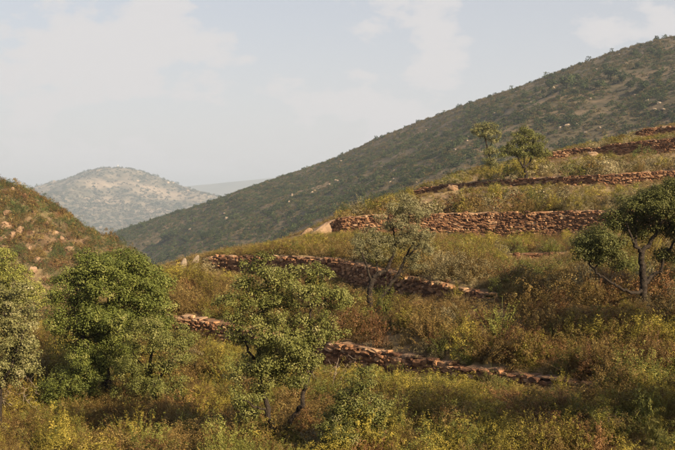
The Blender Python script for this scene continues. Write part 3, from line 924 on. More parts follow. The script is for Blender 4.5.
for _k, _s, _h, _w in (('heather', 420, .8, 1.1), ('rust', 424, .75, 1.1), ('broom', 428, .95, .95), ('cistus', 432, .7, 1.2), ('fresh', 436, .9, 1.0)):
    kind(_k + '_mound', lambda i: dome_mesh(_k + '_mound', _s + i, M[_k], _h, _w, 80, 42, .1, .036, .015, flat=1.0), 3)
    kind(_k + '_far', lambda i: dome_mesh(_k + '_far', _s + i, M[_k], _h, _w, 34, 26, .15, .07, .034, flat=1.0), 3)
kind('maquis', lambda i: dome_mesh('maquis', 380 + i, M['maquis'], .8, 1.25, 26, 10, .22, .16, .11), 4)
kind('maquis_warm', lambda i: dome_mesh('maquis_warm', 390 + i, M['maquis_warm'], .7, 1.2, 24, 10, .22, .14, .09), 3)
kind('tree_far', lambda i: dome_mesh('tree_far', 400 + i, M['maquis'], 1.0, 1.0, 40, 14, .16, .12, .09), 3)
KIND['rock'] = [rock_mesh('rock', 500 + i, M['granite'], p=3.2, jit=.13, sub=4) for i in range(5)]
KIND['ochre'] = [rock_mesh('ochre_rock', 520 + i, M['ochre'], p=3.5, jit=.14, sub=4) for i in range(5)]
KIND['rubble'] = [rock_mesh('rubble', 540 + i, M['stone'], p=4, jit=.1) for i in range(4)]

# ------------------------------------------------------------------ scatter (for what nobody could count)
def make_scatter(name, label, cat, items):
    """items: list of (kind name, Nx3 positions, rotz, scale Nx3)"""
    protos = bpy.data.collections.new(name + '_kinds')
    order = []
    for kname in dict.fromkeys(i[0] for i in items):
        for q, me in enumerate(KIND[kname]):
            order.append((kname, q, me))
    base = {}
    for n, (kname, q, me) in enumerate(order):
        o = bpy.data.objects.new('%s_%04d' % (name, n), me)
        protos.objects.link(o)
        base.setdefault(kname, n)
    Pp, Rz, Sc, Ix = [], [], [], []
    for kname, pos, rz, sc in items:
        n = len(pos)
        Pp.append(pos); Rz.append(rz); Sc.append(sc)
        Ix.append(base[kname] + rng.integers(0, len(KIND[kname]), n))
    Pp = np.concatenate(Pp); Rz = np.concatenate(Rz); Sc = np.concatenate(Sc); Ix = np.concatenate(Ix)
    me = bpy.data.meshes.new(name)
    me.vertices.add(len(Pp)); me.vertices.foreach_set('co', np.ascontiguousarray(Pp, np.float32).ravel())
    a = me.attributes.new('turn', 'FLOAT_VECTOR', 'POINT'); a.data.foreach_set('vector', np.ascontiguousarray(Rz, np.float32).ravel())
    a = me.attributes.new('size', 'FLOAT_VECTOR', 'POINT'); a.data.foreach_set('vector', np.ascontiguousarray(Sc, np.float32).ravel())
    a = me.attributes.new('pick', 'INT', 'POINT'); a.data.foreach_set('value', np.ascontiguousarray(Ix, np.int32))
    me.update()
    ng = bpy.data.node_groups.new(name, 'GeometryNodeTree')
    ng.interface.new_socket('Geometry', in_out='INPUT', socket_type='NodeSocketGeometry')
    ng.interface.new_socket('Geometry', in_out='OUTPUT', socket_type='NodeSocketGeometry')
    gi, go = ng.nodes.new('NodeGroupInput'), ng.nodes.new('NodeGroupOutput')
    ci = ng.nodes.new('GeometryNodeCollectionInfo')
    ci.inputs['Collection'].default_value = protos
    ci.inputs['Separate Children'].default_value = True
    ci.inputs['Reset Children'].default_value = True
    ip = ng.nodes.new('GeometryNodeInstanceOnPoints')
    ip.inputs['Pick Instance'].default_value = True
    def attr(nm, dt):
        x = ng.nodes.new('GeometryNodeInputNamedAttribute'); x.data_type = dt; x.inputs['Name'].default_value = nm
        return x.outputs['Attribute']
    ng.links.new(gi.outputs[0], ip.inputs['Points'])
    ng.links.new(ci.outputs[0], ip.inputs['Instance'])
    ng.links.new(attr('pick', 'INT'), ip.inputs['Instance Index'])
    ng.links.new(attr('turn', 'FLOAT_VECTOR'), ip.inputs['Rotation'])
    ng.links.new(attr('size', 'FLOAT_VECTOR'), ip.inputs['Scale'])
    ng.links.new(ip.outputs[0], go.inputs[0])
    o = link(name, me)
    md = o.modifiers.new('scatter', 'NODES'); md.node_group = ng
    tag(o, label, cat, kind='stuff')
    return o

def euler(n, tilt=.12):
    e = rng.normal(0, tilt, (n, 3)); e[:, 2] = rng.uniform(0, 2 * math.pi, n)
    return e

# line-of-sight bands of the walls: scrub in front of a wall stays low enough to leave it in view, as in the photograph
def wall_bands():
    out = []
    for k, (tp, h) in WP.items():
        px, py = proj(tp); pb = proj(tp - np.stack([0 * h, 0 * h, h], -1))[1]
        out.append((px, py, pb, tp[:, 1]))
    return out
BANDS = wall_bands()
for a, b, t_, u_, d_ in ((240, 330, 396, 447, 19.3), (585, 668, 262, 304, 28.3), (360, 400, 286, 312, 33.8), (376, 384, 355, 440, 24), (175, 201, 255, 267, 48.5), (298, 336, 218, 234, 63), (326, 384, 376, 436, 17.3), (505, 545, 164, 181, 72), (484, 496, 150, 169, 84), (605, 675, 418, 446, 16.2), (462, 512, 378, 404, 21), (412, 446, 400, 430, 20), (212, 236, 365, 392, 24)):
    BANDS.append((np.array([a, b]), np.array([t_, t_]), np.array([u_, u_]), np.array([d_, d_])))
def clear_height(pos, frac):
    """tallest a shrub at pos may be without hiding more than frac of a wall behind it"""
    px, py = proj(pos)
    mx = np.full(len(pos), 9.)
    for bx, top, bot, dd in BANDS:
        ins = (px > bx[0] - 3) & (px < bx[-1] + 3)
        wy = np.interp(px, bx, dd)
        inf = ins & (pos[:, 1] < wy - .2)
        lim = np.interp(px, bx, bot) - frac * (np.interp(px, bx, bot) - np.interp(px, bx, top))
        hmax = (py - lim) * pos[:, 1] / F
        mx = np.where(inf, np.minimum(mx, np.maximum(hmax, .12)), mx)
    return mx
SKY_X = [60, 110, 150, 165, 200, 210, 255, 300, 330, 345, 375, 400, 430, 470, 500, 550, 600, 640, 675, 760]
SKY_Y = [320, 300, 276, 264, 258, 251, 244, 236, 222, 207, 197, 190, 180, 167, 163, 150, 139, 130, 122, 110]
def on_wall(x, y, front=.4, back=.12):
    bad = np.zeros(len(x), bool)
    for k in WP:
        sd, hh, ov = wall_sd(k, x, y)
        bad |= (sd > -front) & (sd < back) & (ov < .3)
    return bad

def near_candidates(n, dlo, dhi, half=.47):
    d = np.sqrt(rng.uniform(dlo ** 2, dhi ** 2, n))
    x = rng.uniform(-half, half, n) * d
    return x, d

# species weights by what the photograph shows in each zone
def zone_weights(px, py, x, y):
    n1 = fbm(x * .33 + 3, y * .33, 3) * 2; n2 = fbm(x * .5 + 71, y * .5 + 9, 3) * 2; n3 = fbm(x * .8 + 13, y * .8 + 90, 2) * 2
    yA = np.interp(px, [q[0] for q in WALLS['A']], [q[1] for q in WALLS['A']])
    yB = np.interp(px, [q[0] for q in WALLS['B']] + [700], [q[1] for q in WALLS['B']] + [300])
    yC = np.interp(px, [q[0] for q in WALLS['C']], [q[1] for q in WALLS['C']])
    W = {}
    one = np.ones(len(px))
    fg = py > yA
    ab = (~fg) & (py > yB)
    bc = (~fg) & (~ab) & (py > yC)
    up = ~(fg | ab | bc)
    right = np.clip((px - 380) / 200, 0, 1)
    W['heather'] = fg * (1.35 + .8 * n1) + ab * 1.0 + bc * (.8 + n1) + up * .5
    W['rust'] = fg * (.4 + n2 * 1.0) + ab * (.4 + .5 * right) + bc * (.2 - n1) + up * .1
    W['broom'] = fg * (.6 - 1.8 * n1) + ab * (.45 - 1.4 * n2) + bc * (.45 - 1.2 * n2) + up * (.7 - n1)
    W['fresh'] = fg * (.3 + .5 * right - 1.6 * n2) + ab * (.2 + n3) + bc * (.3 + n3) + up * (.4 + n3)
    W['cistus'] = fg * (.12 + .6 * n3) + ab * (.2 - n1) + bc * (.35 + n2) + up * (.9 + n2)
    W['lentisk'] = fg * .04 + ab * .05 + bc * .06 + up * .05
    W['grass'] = fg * (.08 + .25 * right + .6 * n3) + ab * .05 + bc * .1 + up * .05
    K = list(W)
    A = (np.stack([np.maximum(W[k], .01) for k in K], 1) * one[:, None]) ** 2.1
    return K, A / A.sum(1, keepdims=True)

def undergrowth(name, label, x, y, smin, smax, frac_lo, frac_hi, hbase, far=0.0, mound='_mound'):
    z = tz(x, y)
    pos = np.stack([x, y, z], 1)
    px, py = proj(pos)
    ok = ~on_wall(x, y)
    pos, px, py = pos[ok], px[ok], py[ok]
    K, Wt = zone_weights(px, py, pos[:, 0], pos[:, 1])
    pick = (Wt.cumsum(1) < rng.random((len(pos), 1))).sum(1).clip(0, len(K) - 1)
    size = (smin + (smax - smin) * rng.random(len(pos)) ** 1.6) * (1 + .5 * fbm(pos[:, 0] * .4, pos[:, 1] * .4 + 33, 2))
    size = size * np.clip((pos[:, 1] - 9) / 9, .3, 1)
    mxh = clear_height(pos, rng.uniform(frac_lo, frac_hi, len(pos)) * (rng.random(len(pos)) < .5))
    cap = np.maximum((py - np.interp(px, SKY_X, SKY_Y)) * pos[:, 1] / F * rng.uniform(.75, 1.1, len(pos)), .2)
    sz = np.minimum(size, np.minimum(mxh, cap) / hbase)
    sxy = np.minimum(size, sz * 1.7 + .15)
    sc = np.stack([sxy * rng.uniform(.85, 1.15, len(pos)), sxy * rng.uniform(.85, 1.15, len(pos)), sz], 1)
    keep = sz > .16
    items = []
    for i, k in enumerate(K):
        m = (pick == i) & keep
        if m.any():
            fm = m & (rng.random(len(m)) < far) if k + mound in KIND else np.zeros(len(m), bool)
            if fm.any():
                items.append((k + mound, pos[fm], euler(fm.sum(), .06), sc[fm]))
            m = m & ~fm
            if m.any():
                items.append((k, pos[m], euler(m.sum(), .06), sc[m]))
    m = ~keep
    if m.any():
        s = rng.uniform(.35, .8, (m.sum(), 1)) * np.ones((1, 3)); s[:, 2] = np.maximum(sz[m], .2)
        items.append(('straw', pos[m], euler(m.sum(), .06), s))
    return make_scatter(name, label, 'undergrowth', items)

x, y = near_candidates(3200, 10.5, 26)
undergrowth('undergrowth', 'brown and yellow green heath covering the foreground below the lowest wall', x, y, .35, 1.2, .1, .5, .9, far=.5)
x, y = near_candidates(4600, 26, 58)
undergrowth('undergrowth', 'rusty heath and broom covering the terraces between the lower walls', x, y, .45, 1.6, .0, .4, .9, far=.5)
x, y = near_candidates(4000, 58, 125)
undergrowth('undergrowth', 'grey and yellow scrub covering the upper terraces and the crest', x, y, .6, 2.2, .0, .2, .9, far=.85, mound='_far')
# dry grass and rubble close to the ground
x, y = near_candidates(9000, 10.5, 60); x2, y2 = near_candidates(7000, 60, 112); x, y = np.concatenate([x, x2]), np.concatenate([y, y2])
ok = ~on_wall(x, y, .3, .2); x, y = x[ok], y[ok]
pos = np.stack([x, y, tz(x, y)], 1)
s = rng.uniform(.4, 1.0, (len(x), 1)) * np.array([[1.3, 1.3, 1.0]])
make_scatter('dry_grass', 'thin dry grass on the terraces', 'grass', [('straw', pos, euler(len(x), .08), s)])
rx, ry = [], []
for k, (tp, h) in WP.items():
    n = int(np.linalg.norm(tp[-1] - tp[0]) * 4)
    t = rng.random(n) * (len(tp) - 1); i = t.astype(int); f = (t - i)[:, None]
    q = tp[i] * (1 - f) + tp[i + 1] * f
    rx.append(q[:, 0] + rng.normal(0, .3, n)); ry.append(q[:, 1] - .3 - np.abs(rng.normal(0, .45, n)))
rx, ry = np.concatenate(rx), np.concatenate(ry)
pos = np.stack([rx, ry, tz(rx, ry) + .02], 1)
s = rng.uniform(.08, .28, (len(rx), 1)) * np.array([[1.2, 1, .6]])
make_scatter('rubble', 'fallen reddish stones at the feet of the terrace walls', 'rubble', [('rubble', pos, euler(len(rx), .4), s)])

# ridge scrub
def hill_scatter(name, label, hill, n, box, size, kinds, dens_len, thr, rocks=None, crest=None, seed=0, rockname='rock', rocklabel=None):
    _, hx, hy, HZ = hill
    x = rng.uniform(box[0], box[1], n); y = rng.uniform(box[2], box[3], n)
    dn = fbm(x / dens_len, y / dens_len + seed, 4)
    z = bilinear(hx, hy, HZ, x, y)
    px, py = proj(np.stack([x, y, z], 1))
    ok = (px > -60) & (px < 740) & (dn > thr + rng.normal(0, .16, n)) & (z > HZ.min() + 1)
    items = []
    pick = rng.random(n)
    if crest is not None:      # warm sunlight along the crest, put into colour: browner and thinner growth
        dry = np.exp(-np.maximum(py - np.interp(px, crest[0], crest[1]), 0) / 16) * np.clip((px - 200) / 200, 0, 1)
        pick = pick + (1 - pick) * dry * .6
        ok &= rng.random(n) > dry * .38
    acc = 0
    for kname, w, s0, s1 in kinds:
        m = ok & (pick >= acc) & (pick < acc + w); acc += w
        s = (rng.uniform(size[0], size[1], m.sum()) * rng.uniform(s0, s1, m.sum()))[:, None] * np.stack([rng.uniform(.8, 1.3, m.sum()), rng.uniform(.8, 1.3, m.sum()), rng.uniform(.7, 1.15, m.sum())], 1)
        items.append((kname, np.stack([x, y, z - .1], 1)[m], euler(m.sum(), .05), s))
    make_scatter(name, label, 'scrub', items)
    if rocks:
        nr, r0, r1, rthr = rocks
        x = rng.uniform(box[0], box[1], nr); y = rng.uniform(box[2], box[3], nr)
        z = bilinear(hx, hy, HZ, x, y)
        dn = fbm(x / dens_len * 1.3 + 50, y / dens_len * 1.3 + seed, 4)
        px, py = proj(np.stack([x, y, z], 1))
        ok = (px > -40) & (px < 720) & (dn > rthr)
        x, y, z = x[ok], y[ok], z[ok]
        s = (r0 + (r1 - r0) * rng.random(len(x)) ** 2.5)[:, None] * np.stack([rng.uniform(.8, 1.6, len(x)), rng.uniform(.8, 1.4, len(x)), rng.uniform(.45, .8, len(x))], 1)
        make_scatter('loose_rocks', rocklabel, 'rocks', [(rockname, np.stack([x, y, z], 1), euler(len(x), .3), s)])

hill_scatter('ridge_scrub', 'dark green maquis covering the long ridge', big, 130000, (-330, 330, 380, 930), (1.0, 3.0), [('maquis', .55, .5, 1.15), ('maquis_warm', .43, .45, .95), ('tree_far', .02, 1.0, 1.5)], 22, -.12,
             rocks=(1000, .4, 1.6, .05), crest=([q[0] for q in big_pts], [q[1] for q in big_pts]), rocklabel='pale granite rocks dotted over the long ridge')
hill_scatter('slope_scrub', 'low green and brown scrub on the steep left slope', lef, 26000, (-120, -25, 95, 215), (.8, 1.9), [('cistus', .12, .6, 1.0), ('heather_far', .38, .7, 1.2), ('lentisk', .38, .5, 1.2), ('rust_far', .12, .7, 1.2)], 9, -.08,
             rocks=(900, .3, 1.1, 0.0), seed=20, rockname='ochre', rocklabel='small ochre rocks scattered over the steep left slope')
hill_scatter('hill_scrub', 'scrub covering the pale distant hill', far, 30000, (-2000, 800, 2700, 4300), (5, 12), [('maquis', .6, .6, 1.2), ('maquis_warm', .4, .6, 1.0)], 250, -.1,
             rocks=(1500, 4, 15, .05), seed=40, rocklabel='pale rocks scattered over the distant hill')

# ------------------------------------------------------------------ individual rocks
def place_rock(name, label, px, py, size_px, mat_kind, seed, rot=(0, 0, 0), zf=tz, rng_d=(10, 130), sink=.15, group=None, cat='rock', pos=None):
    g = hit(px, py, zf, *rng_d) if pos is None else pos
    u = g[1] / F
    me = KIND[mat_kind][seed % len(KIND[mat_kind])]
    o = link(name, me, loc=(g[0], g[1], g[2] + size_px[1] * u * (.5 - sink)))
    o.scale = (size_px[0] * u, size_px[0] * u * .8, size_px[1] * u)
    o.rotation_euler = rot
    tag(o, label, cat, group)
    return o

def sharp_rock(name, label, px, py, w, h, mat, seed, lean=0., flat=.5, cat='rock', zf=tz, rng_d=(10, 130)):
    """pointed slab: a tapering block"""
    g = hit(px, py, zf, *rng_d); u = g[1] / F
    me = rock_mesh(name, seed, mat, p=3.5, jit=.06, sub=4)
    n = len(me.vertices); co = np.empty(n * 3, np.float32); me.vertices.foreach_get('co', co); co = co.reshape(-1, 3)
    k = 1 - .62 * np.clip(co[:, 2] + .5, 0, 1)
    co[:, 0] = co[:, 0] * k + lean * (co[:, 2] + .5); co[:, 1] *= k
    me.vertices.foreach_set('co', co.ravel()); me.update()
    o = link(name, me, loc=(g[0], g[1], g[2] + h * u * .35))
    o.scale = (w * u, w * u * flat, h * u * 1.3)
    tag(o, label, cat)
    return o
sharp_rock('standing_stone', 'pale pointed stone, left of the pair beside the second wall', 182.5, 268, 9, 10, M['granite'], 701, .25)
sharp_rock('standing_stone', 'pale pointed stone leaning right, nearest the end of the second wall', 192.5, 267, 11, 11, M['granite'], 702, .45)
sharp_rock('rock_outcrop', 'pale orange rock outcrop at the left end of the tallest wall', 317, 235, 30, 15, M['ochre'], 703, .55, 1.0)
sharp_rock('rock_outcrop', 'small tan slab lying against the pale outcrop by the tallest wall', 305, 235, 17, 7, M['ochre'], 713, .3, 1.0)
place_rock('rock_outcrop', 'sunlit tan rock at the left end of the thin upper wall', 453, 190.5, (11, 6), 'ochre', 3, (.1, .2, .5))
place_rock('rock_outcrop', 'tan rock in the gap of the broken upper right wall', 593, 156, (12, 5), 'ochre', 4, (.2, .1, 1.5))
place_rock('rock_outcrop', 'tan rock beside the topmost wall fragment', 665, 131, (10, 5), 'ochre', 1, (.1, .2, 2.5))
place_rock('boulder', 'small orange stone among the foreground heath right of the sapling', 399, 436, (9, 9), 'ochre', 1, (.2, .3, .4))
place_rock('boulder', 'small flat stone on the bank above the left end of the lowest wall', 172, 284, (12, 5), 'ochre', 2, (.1, .1, .4))

zl = lambda x, y: bilinear(lef[1], lef[2], lef[3], np.asarray(x, float), np.asarray(y, float))
zb = lambda x, y: bilinear(big[1], big[2], big[3], np.asarray(x, float), np.asarray(y, float))
for i, (px, py, w, h) in enumerate([(6, 228, 14, 11), (13, 237, 10, 9), (20, 231, 8, 9), (3, 240, 9, 8), (29, 250, 9, 7), (38, 262, 12, 9), (33, 272, 13, 9), (46, 226, 8, 6), (55, 234, 9, 5), (62, 239, 8, 5), (24, 196, 7, 5),
                                    (12, 190, 6, 4), (70, 250, 10, 7), (26, 282, 10, 8), (8, 214, 10, 8), (18, 212, 8, 6), (34, 214, 8, 6), (75, 256, 9, 6), (50, 250, 7, 5), (12, 276, 11, 8)]):
    place_rock('outcrop_boulder', 'orange boulder jutting from the steep slope at the left edge', px, py, (w * .85, h * .8), 'ochre', i, (rng.normal(0, .3), rng.normal(0, .4), rng.uniform(0, 6)), zl, (80, 230), sink=.38, group='boulders on the left slope')
for i, (px, py, w, h) in enumerate([(567, 126, 8, 4), (577, 125, 5, 4), (560, 128, 6, 3), (531, 103, 5, 3), (534, 101, 5, 3), (553, 88, 5, 3), (597, 70, 7, 3), (603, 68, 6, 3), (626, 64, 9, 3), (590, 99, 5, 3), (634, 95, 4, 2),
                                    (647, 101, 5, 3), (659, 103, 7, 3), (663, 110, 8, 3), (655, 110, 5, 3), (671, 112, 5, 3), (469, 138, 7, 5), (427, 131, 7, 3), (404, 127, 9, 3), (410, 125, 7, 3), (340, 164, 6, 3), (337, 181, 8, 3), (330, 185, 7, 3),
                                    (292, 197, 3, 8), (289, 203, 3, 5), (225, 214, 6, 3), (227, 219, 6, 4), (190, 230, 7, 3), (312, 193, 6, 3), (600, 128, 5, 3), (481, 152, 6, 4), (455, 150, 5, 3), (585, 133, 7, 3)]):
    place_rock('ridge_boulder', 'pale granite boulder standing out on the long dark ridge', px, py, (w * .7, h * .7), 'rock', i, (rng.normal(0, .2), rng.normal(0, .2), rng.uniform(0, 6)), zb, (350, 930), sink=.36, group='boulders on the long ridge')

# ------------------------------------------------------------------ individual trees on the ridge
far_tree_me = []
for i in range(3):
    r = np.random.default_rng(800 + i)
    sk = Skeleton(); sk.stroke([(0, 0, -.08), (.02, 0, .2), (0, .01, .4)], .035, .02)
    cen = crown_points([((0, 0, .62), (.36, .36, .3)), ((.2, .1, .5), (.22, .22, .2)), ((-.2, -.1, .52), (.24, .24, .2))], r, .16, .4)
    sk.grow(cen, r, .1); sk.finish(.005)
    v, f = sk.tubes(lambda k: True, 4)
    a = mesh_np('trunk', v, f, M['bark'])
    v, f, t = crown_leaves(cen, r, 22, .13, .075, .055, np.array([0, 0, .5]))
    far_tree_me.append((a, mesh_np('crown', v, f, M['maquis'], t)))
RT = [
    'dark tree on the ridge above the round crowned tree, left of a close pair',
    'tall dark tree, larger of the close pair on the upper ridge',
    'dark tree just upper right of the larger paired tree on the ridge',
    'small dark tree on the skyline above the round crowned tree',
    'small dark tree on the skyline just right of another small one',
    'tall dark tree in the middle of the wooded patch at upper right',
    'dark tree high on the upper right ridge under the skyline',
    'dark tree nearest the skyline at the upper right corner',
    'wide dark tree low in the wooded patch at upper right',
    'dark tree at the top edge of the wooded patch on the ridge',
    'dark tree on the low skyline of the ridge, right of the distant hill',
    'small dark tree on the low skyline, left of another small one',
    'dark tree on the skyline near the ridge foot, right of the left slope',
    'dark tree at the foot of the ridge, left of a close pair',
    'dark tree at the foot of the ridge, right of a close pair',
    'dark tree right of the tallest in the upper right wooded patch',
    'dark tree left of the tallest in the upper right wooded patch',
    'dark tree at the left margin of the wooded patch on the ridge',
    'dark tree between two wider ones in the wooded patch',
    'dark tree at the right margin of the picture on the upper ridge',
    'lone dark tree on the ridge directly above the thin leaning tree',
    'tiny dark tree on the skyline left above the thin leaning tree',
    'tiny dark tree on the skyline above the broken upper wall',
    'tiny dark tree on the skyline above the central oak',
    'tiny dark tree on the skyline above the pair of pale stones',
    'dark tree on the lower ridge just above the pair of pale stones',
    'dark tree on the lower ridge just above the left end of the second wall',
    'dark tree where the ridge foot meets the left slope']
for i, (px, py, h) in enumerate([(550, 91, 12), (567, 90, 15), (576, 82, 9), (551, 78, 5), (563, 73, 4.5), (611, 80, 13), (638, 69, 7), (651, 55, 8), (643, 92, 12), (605, 71, 7), (209, 206, 6), (178, 214, 5), (142, 229, 7), (165, 242, 10), (173, 239, 9),
                                 (622, 84, 12), (600, 90, 10), (585, 92, 9), (630, 90, 9), (658, 80, 9), (521, 110, 7), (465, 110, 4), (580, 66, 4), (268, 190, 4), (232, 201, 4), (186, 245, 9), (205, 240, 8), (120, 243, 8)]):
    g = hit(px, py, zb, 350, 930)
    u = g[1] / F
    root = link('ridge_tree', None, loc=g)
    tag(root, RT[i], 'tree', 'trees on the long ridge')
    a, c = far_tree_me[i % 3]
    for nm, me in (('trunk', a), ('crown', c)):
        o = link(nm, me, root)
    root.scale = (h * u * 1.15, h * u * 1.15, h * u * 1.1)
    root.rotation_euler = (0, 0, i * 1.7)

# ------------------------------------------------------------------ tower on the distant hilltop
tp_ = np.array([P(118, 167, 4000)[0], 4000., 0]); tp_[2] = float(bilinear(far[1], far[2], far[3], tp_[0], tp_[1]))
root = link('lookout_tower', None, loc=tp_)
root.scale = (1.3, 1.3, 1.3)
tag(root, 'tiny pale lookout tower on top of the distant hill', 'tower')
def prism(name, rings, mat, parent, sides=8):
    v, f = [], []
    for z, r_ in rings:
        for s in range(sides):
            v.append((r_ * math.cos(s * 2 * math.pi / sides + .4), r_ * math.sin(s * 2 * math.pi / sides + .4), z))
    for i in range(len(rings) - 1):
        for s in range(sides):
            f.append((i * sides + s, i * sides + (s + 1) % sides, (i + 1) * sides + (s + 1) % sides, (i + 1) * sides + s))
    return link(name, mesh_np(name, v, f, mat), parent)
prism('base', [(-3, 4.6), (3.4, 4.4), (3.8, 4.6), (4.0, 0)], M['plaster'], root, 4)
prism('cabin', [(4.0, 2.2), (8.0, 2.1), (8.3, 2.6), (8.8, 2.5), (9.2, 0)], M['plaster'], root, 8)
prism('mast', [(9.0, .35), (15, .2), (15.1, 0)], M['plaster'], root, 6)

# ------------------------------------------------------------------ individual shrubs the photograph picks out
SHR = [
 # px, py foot, height px, kind, label
 (468, 265, 27, 'broom', 'broom_bush', 'bright yellow green broom bush below the middle of the tallest wall'),
 (489, 264, 24, 'broom', 'broom_bush', 'pale broom bush just right of the bright one below the tallest wall'),
 (456, 301, 20, 'broom', 'broom_bush', 'yellow broom at the sinking right end of the second wall'),
 (385, 319, 34, 'fresh', 'heath_bush', 'green bush between the two stems of the forked olive'),
 (345, 215, 14, 'fresh', 'heath_bush', 'pale green bush on the left end of the tallest wall'),
 (373, 213, 20, 'fresh', 'heath_bush', 'feathery green bush on the tallest wall behind the olive'),
 (357, 214, 16, 'cistus', 'rockrose_bush', 'grey green bush between two greener ones on the tallest wall'),
 (520, 210, 18, 'cistus', 'rockrose_bush', 'silvery bush on the tallest wall beneath the round crowned tree'),
 (534, 210, 26, 'fresh', 'heath_bush', 'fresh green bush on the tallest wall right of the silvery bush'),
 (478, 211, 17, 'cistus', 'rockrose_bush', 'low grey bush on the tallest wall below the thin leaning tree'),
 (455, 212, 15, 'cistus', 'rockrose_bush', 'low grey bush on the tallest wall right above the olive'),
 (560, 210, 15, 'cistus', 'rockrose_bush', 'low grey bush near the right part of the tallest wall'),
 (495, 196, 15, 'fresh', 'heath_bush', 'green bush on the slope under the thin leaning tree'),
 (610, 158, 8, 'fresh', 'heath_bush', 'round green bush in front of the broken upper right wall'),
 (642, 158, 13, 'lentisk', 'lentisk_bush', 'rounded green bush before the right part of the broken upper wall'),
 (175, 305, 22, 'heather', 'heath_bush', 'brown green heath bush on the bank above the lowest wall at left'),
 (190, 288, 24, 'broom', 'broom_bush', 'tall yellow green broom spike below the pair of pale stones'),
 (213, 300, 28, 'broom', 'broom_bush', 'yellow green broom clump between the two lower walls at left'),
 (232, 302, 22, 'heather', 'heath_bush', 'heath bush beside the left edge of the central oak crown'),
 (205, 276, 18, 'cistus', 'rockrose_bush', 'grey bush in front of the left end of the second wall'),
 (252, 255, 10, 'broom', 'broom_bush', 'yellow bush on top of the left end of the second wall'),
 (472, 345, 24, 'broom', 'broom_bush', 'pale yellow spiky bush just above the lowest wall at centre right'),
 (497, 341, 18, 'broom', 'broom_bush', 'small yellow bush above the lowest wall, right of the spiky one'),
 (560, 398, 26, 'broom', 'broom_bush', 'yellow bush hiding the right end of the lowest wall'),
 (494, 404, 32, 'grass', 'grass_tussock', 'tall pale grass tussock below the lowest wall at right'),
 (470, 415, 26, 'grass', 'grass_tussock', 'green grass tussock left of the tall pale one'),
 (655, 448, 34, 'grass', 'grass_tussock', 'large bright green grass tussock in the lower right corner'),
 (620, 446, 26, 'grass', 'grass_tussock', 'green grass tussock left of the one in the lower right corner'),
 (575, 430, 26, 'fresh', 'heath_bush', 'dark green bush in the shade near the lower right corner'),
 (535, 425, 24, 'fresh', 'heath_bush', 'green bush on the lower right slope under the wall end'),
 (515, 450, 26, 'grass', 'grass_tussock', 'pale grass tussock at the bottom edge right of centre'),
 (440, 446, 28, 'broom', 'broom_bush', 'yellow green bush at the bottom edge right of the sapling'),
 (420, 425, 30, 'fresh', 'heath_bush', 'tall green spray bush right of the sapling'),
 (318, 452, 26, 'cistus', 'rockrose_bush', 'grey green leafy bush at the bottom edge left of the sapling'),
 (225, 392, 30, 'broom', 'broom_bush', 'pale yellow bush left of the central oak stems'),
 (205, 405, 26, 'broom', 'broom_bush', 'yellow bush right of the loose olive green oak'),
 (185, 448, 18, 'broom', 'broom_bush', 'bright yellow bush at the bottom edge left of centre'),
 (120, 448, 18, 'heather', 'heath_bush', 'brown heath bush at the bottom edge below the left trees'),
 (70, 448, 20, 'rust', 'heath_bush', 'rust coloured heath bush in the lower left corner'),
 (155, 440, 20, 'fresh', 'heath_bush', 'green bush in the dry heath under the loose olive green oak'),
 (540, 305, 24, 'rust', 'heath_bush', 'dark brown mound of heath left of the right edge oak'),
 (600, 330, 24, 'fresh', 'heath_bush', 'shaded green bush under the long limb of the right edge oak'),
]
for i, (px, py, hpx, kn, nm, lab) in enumerate(SHR):
    g = hit(px, py)
    me = KIND[kn][i % len(KIND[kn])]
    zs = np.array([c.co.z for c in me.vertices]); hh = float(np.percentile(zs, 98))
    s = hpx * g[1] / F / hh
    o = link(nm, me, loc=(g[0], g[1], g[2] - .02))
    wide = {'broom': 1.05, 'grass': 1.2, 'cistus': 1.35, 'lentisk': 1.1}.get(kn, 1.15)
    o.scale = (s * wide, s * wide, s); o.rotation_euler = (0, 0, i * 2.1)
    tag(o, lab, 'grass' if kn == 'grass' else 'bush')

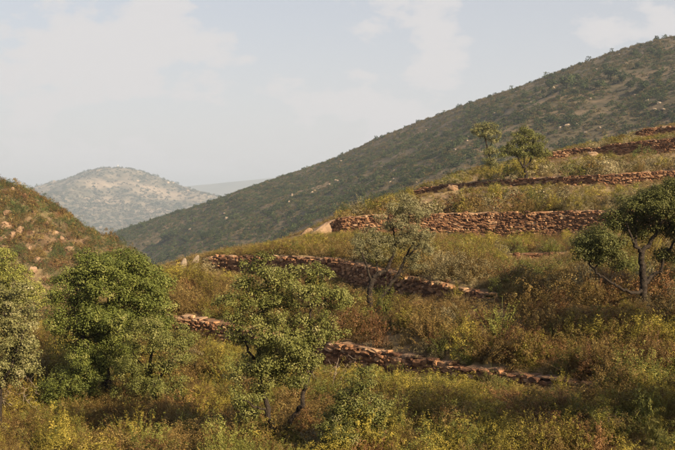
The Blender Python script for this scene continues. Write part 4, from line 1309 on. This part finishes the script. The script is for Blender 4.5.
# bare twiggy shrubs
def dead_shrub(label, px, py, hpx, seed, spread=1.0, n=26):
    r = np.random.default_rng(seed)
    g = hit(px, py); u = g[1] / F; h = hpx * u
    sk = Skeleton()
    for k in range(7):
        a = r.uniform(0, 2 * math.pi); q = r.uniform(.3, 1.0) * spread
        e = np.array([math.cos(a) * q * h * .7, math.sin(a) * q * h * .5, h * r.uniform(.5, .9)])
        sk.stroke([np.array([0, 0, -.05]), e * .4 + np.array([0, 0, h * .12]), e], .012, .004, -1, r, .01)
    tg = []
    for k in range(n * 3):
        j = r.integers(5, len(sk.pos)); tg.append(sk.pos[j] + r.normal(0, .16, 3) * h + np.array([0, 0, .1 * h]))
    sk.grow(np.array(tg), r, .08); sk.finish(.0028)
    v, f = sk.tubes(lambda i: True, 4)
    o = link('dead_shrub', mesh_np('dead_shrub', v, f, M['twig']), loc=g)
    tag(o, label, 'shrub')
dead_shrub('bare pale twigs of a dead shrub in the lower left corner', 22, 424, 52, 901, 1.5)
dead_shrub('bare pale branches right of the central oak crown', 330, 402, 50, 902, .9)
dead_shrub('small bare grey twigs in the shade near the lower right corner', 612, 440, 24, 903, .7)

# ------------------------------------------------------------------ haze
hz = 9400
zt = float(big[3].max()) + 14
v = [(sx * hz, yy, zz) for zz in (-145, zt) for sx, yy in ((-1, -2400), (1, -2400), (1, 9400), (-1, 9400))]
f = [(0, 3, 2, 1), (4, 5, 6, 7), (0, 1, 5, 4), (1, 2, 6, 5), (2, 3, 7, 6), (3, 0, 4, 7)]
hm, hn, hl = new_mat('haze')
ho = hn.new('ShaderNodeOutputMaterial'); hv = hn.new('ShaderNodeVolumePrincipled')
hv.inputs['Color'].default_value = (.44, .53, .68, 1)
hv.inputs['Density'].default_value = .00019
hv.inputs['Anisotropy'].default_value = 0.0
hl.new(hv.outputs[0], ho.inputs['Volume'])
o = link('haze', mesh_np('haze', v, f, hm))
tag(o, 'pale haze filling the valley air', 'haze', kind='stuff')
print('OBJECTS', len(bpy.data.objects), 'zt', zt, 'tris', sum(len(o.data.polygons) * 2 for o in scene.objects if o.type == 'MESH'))
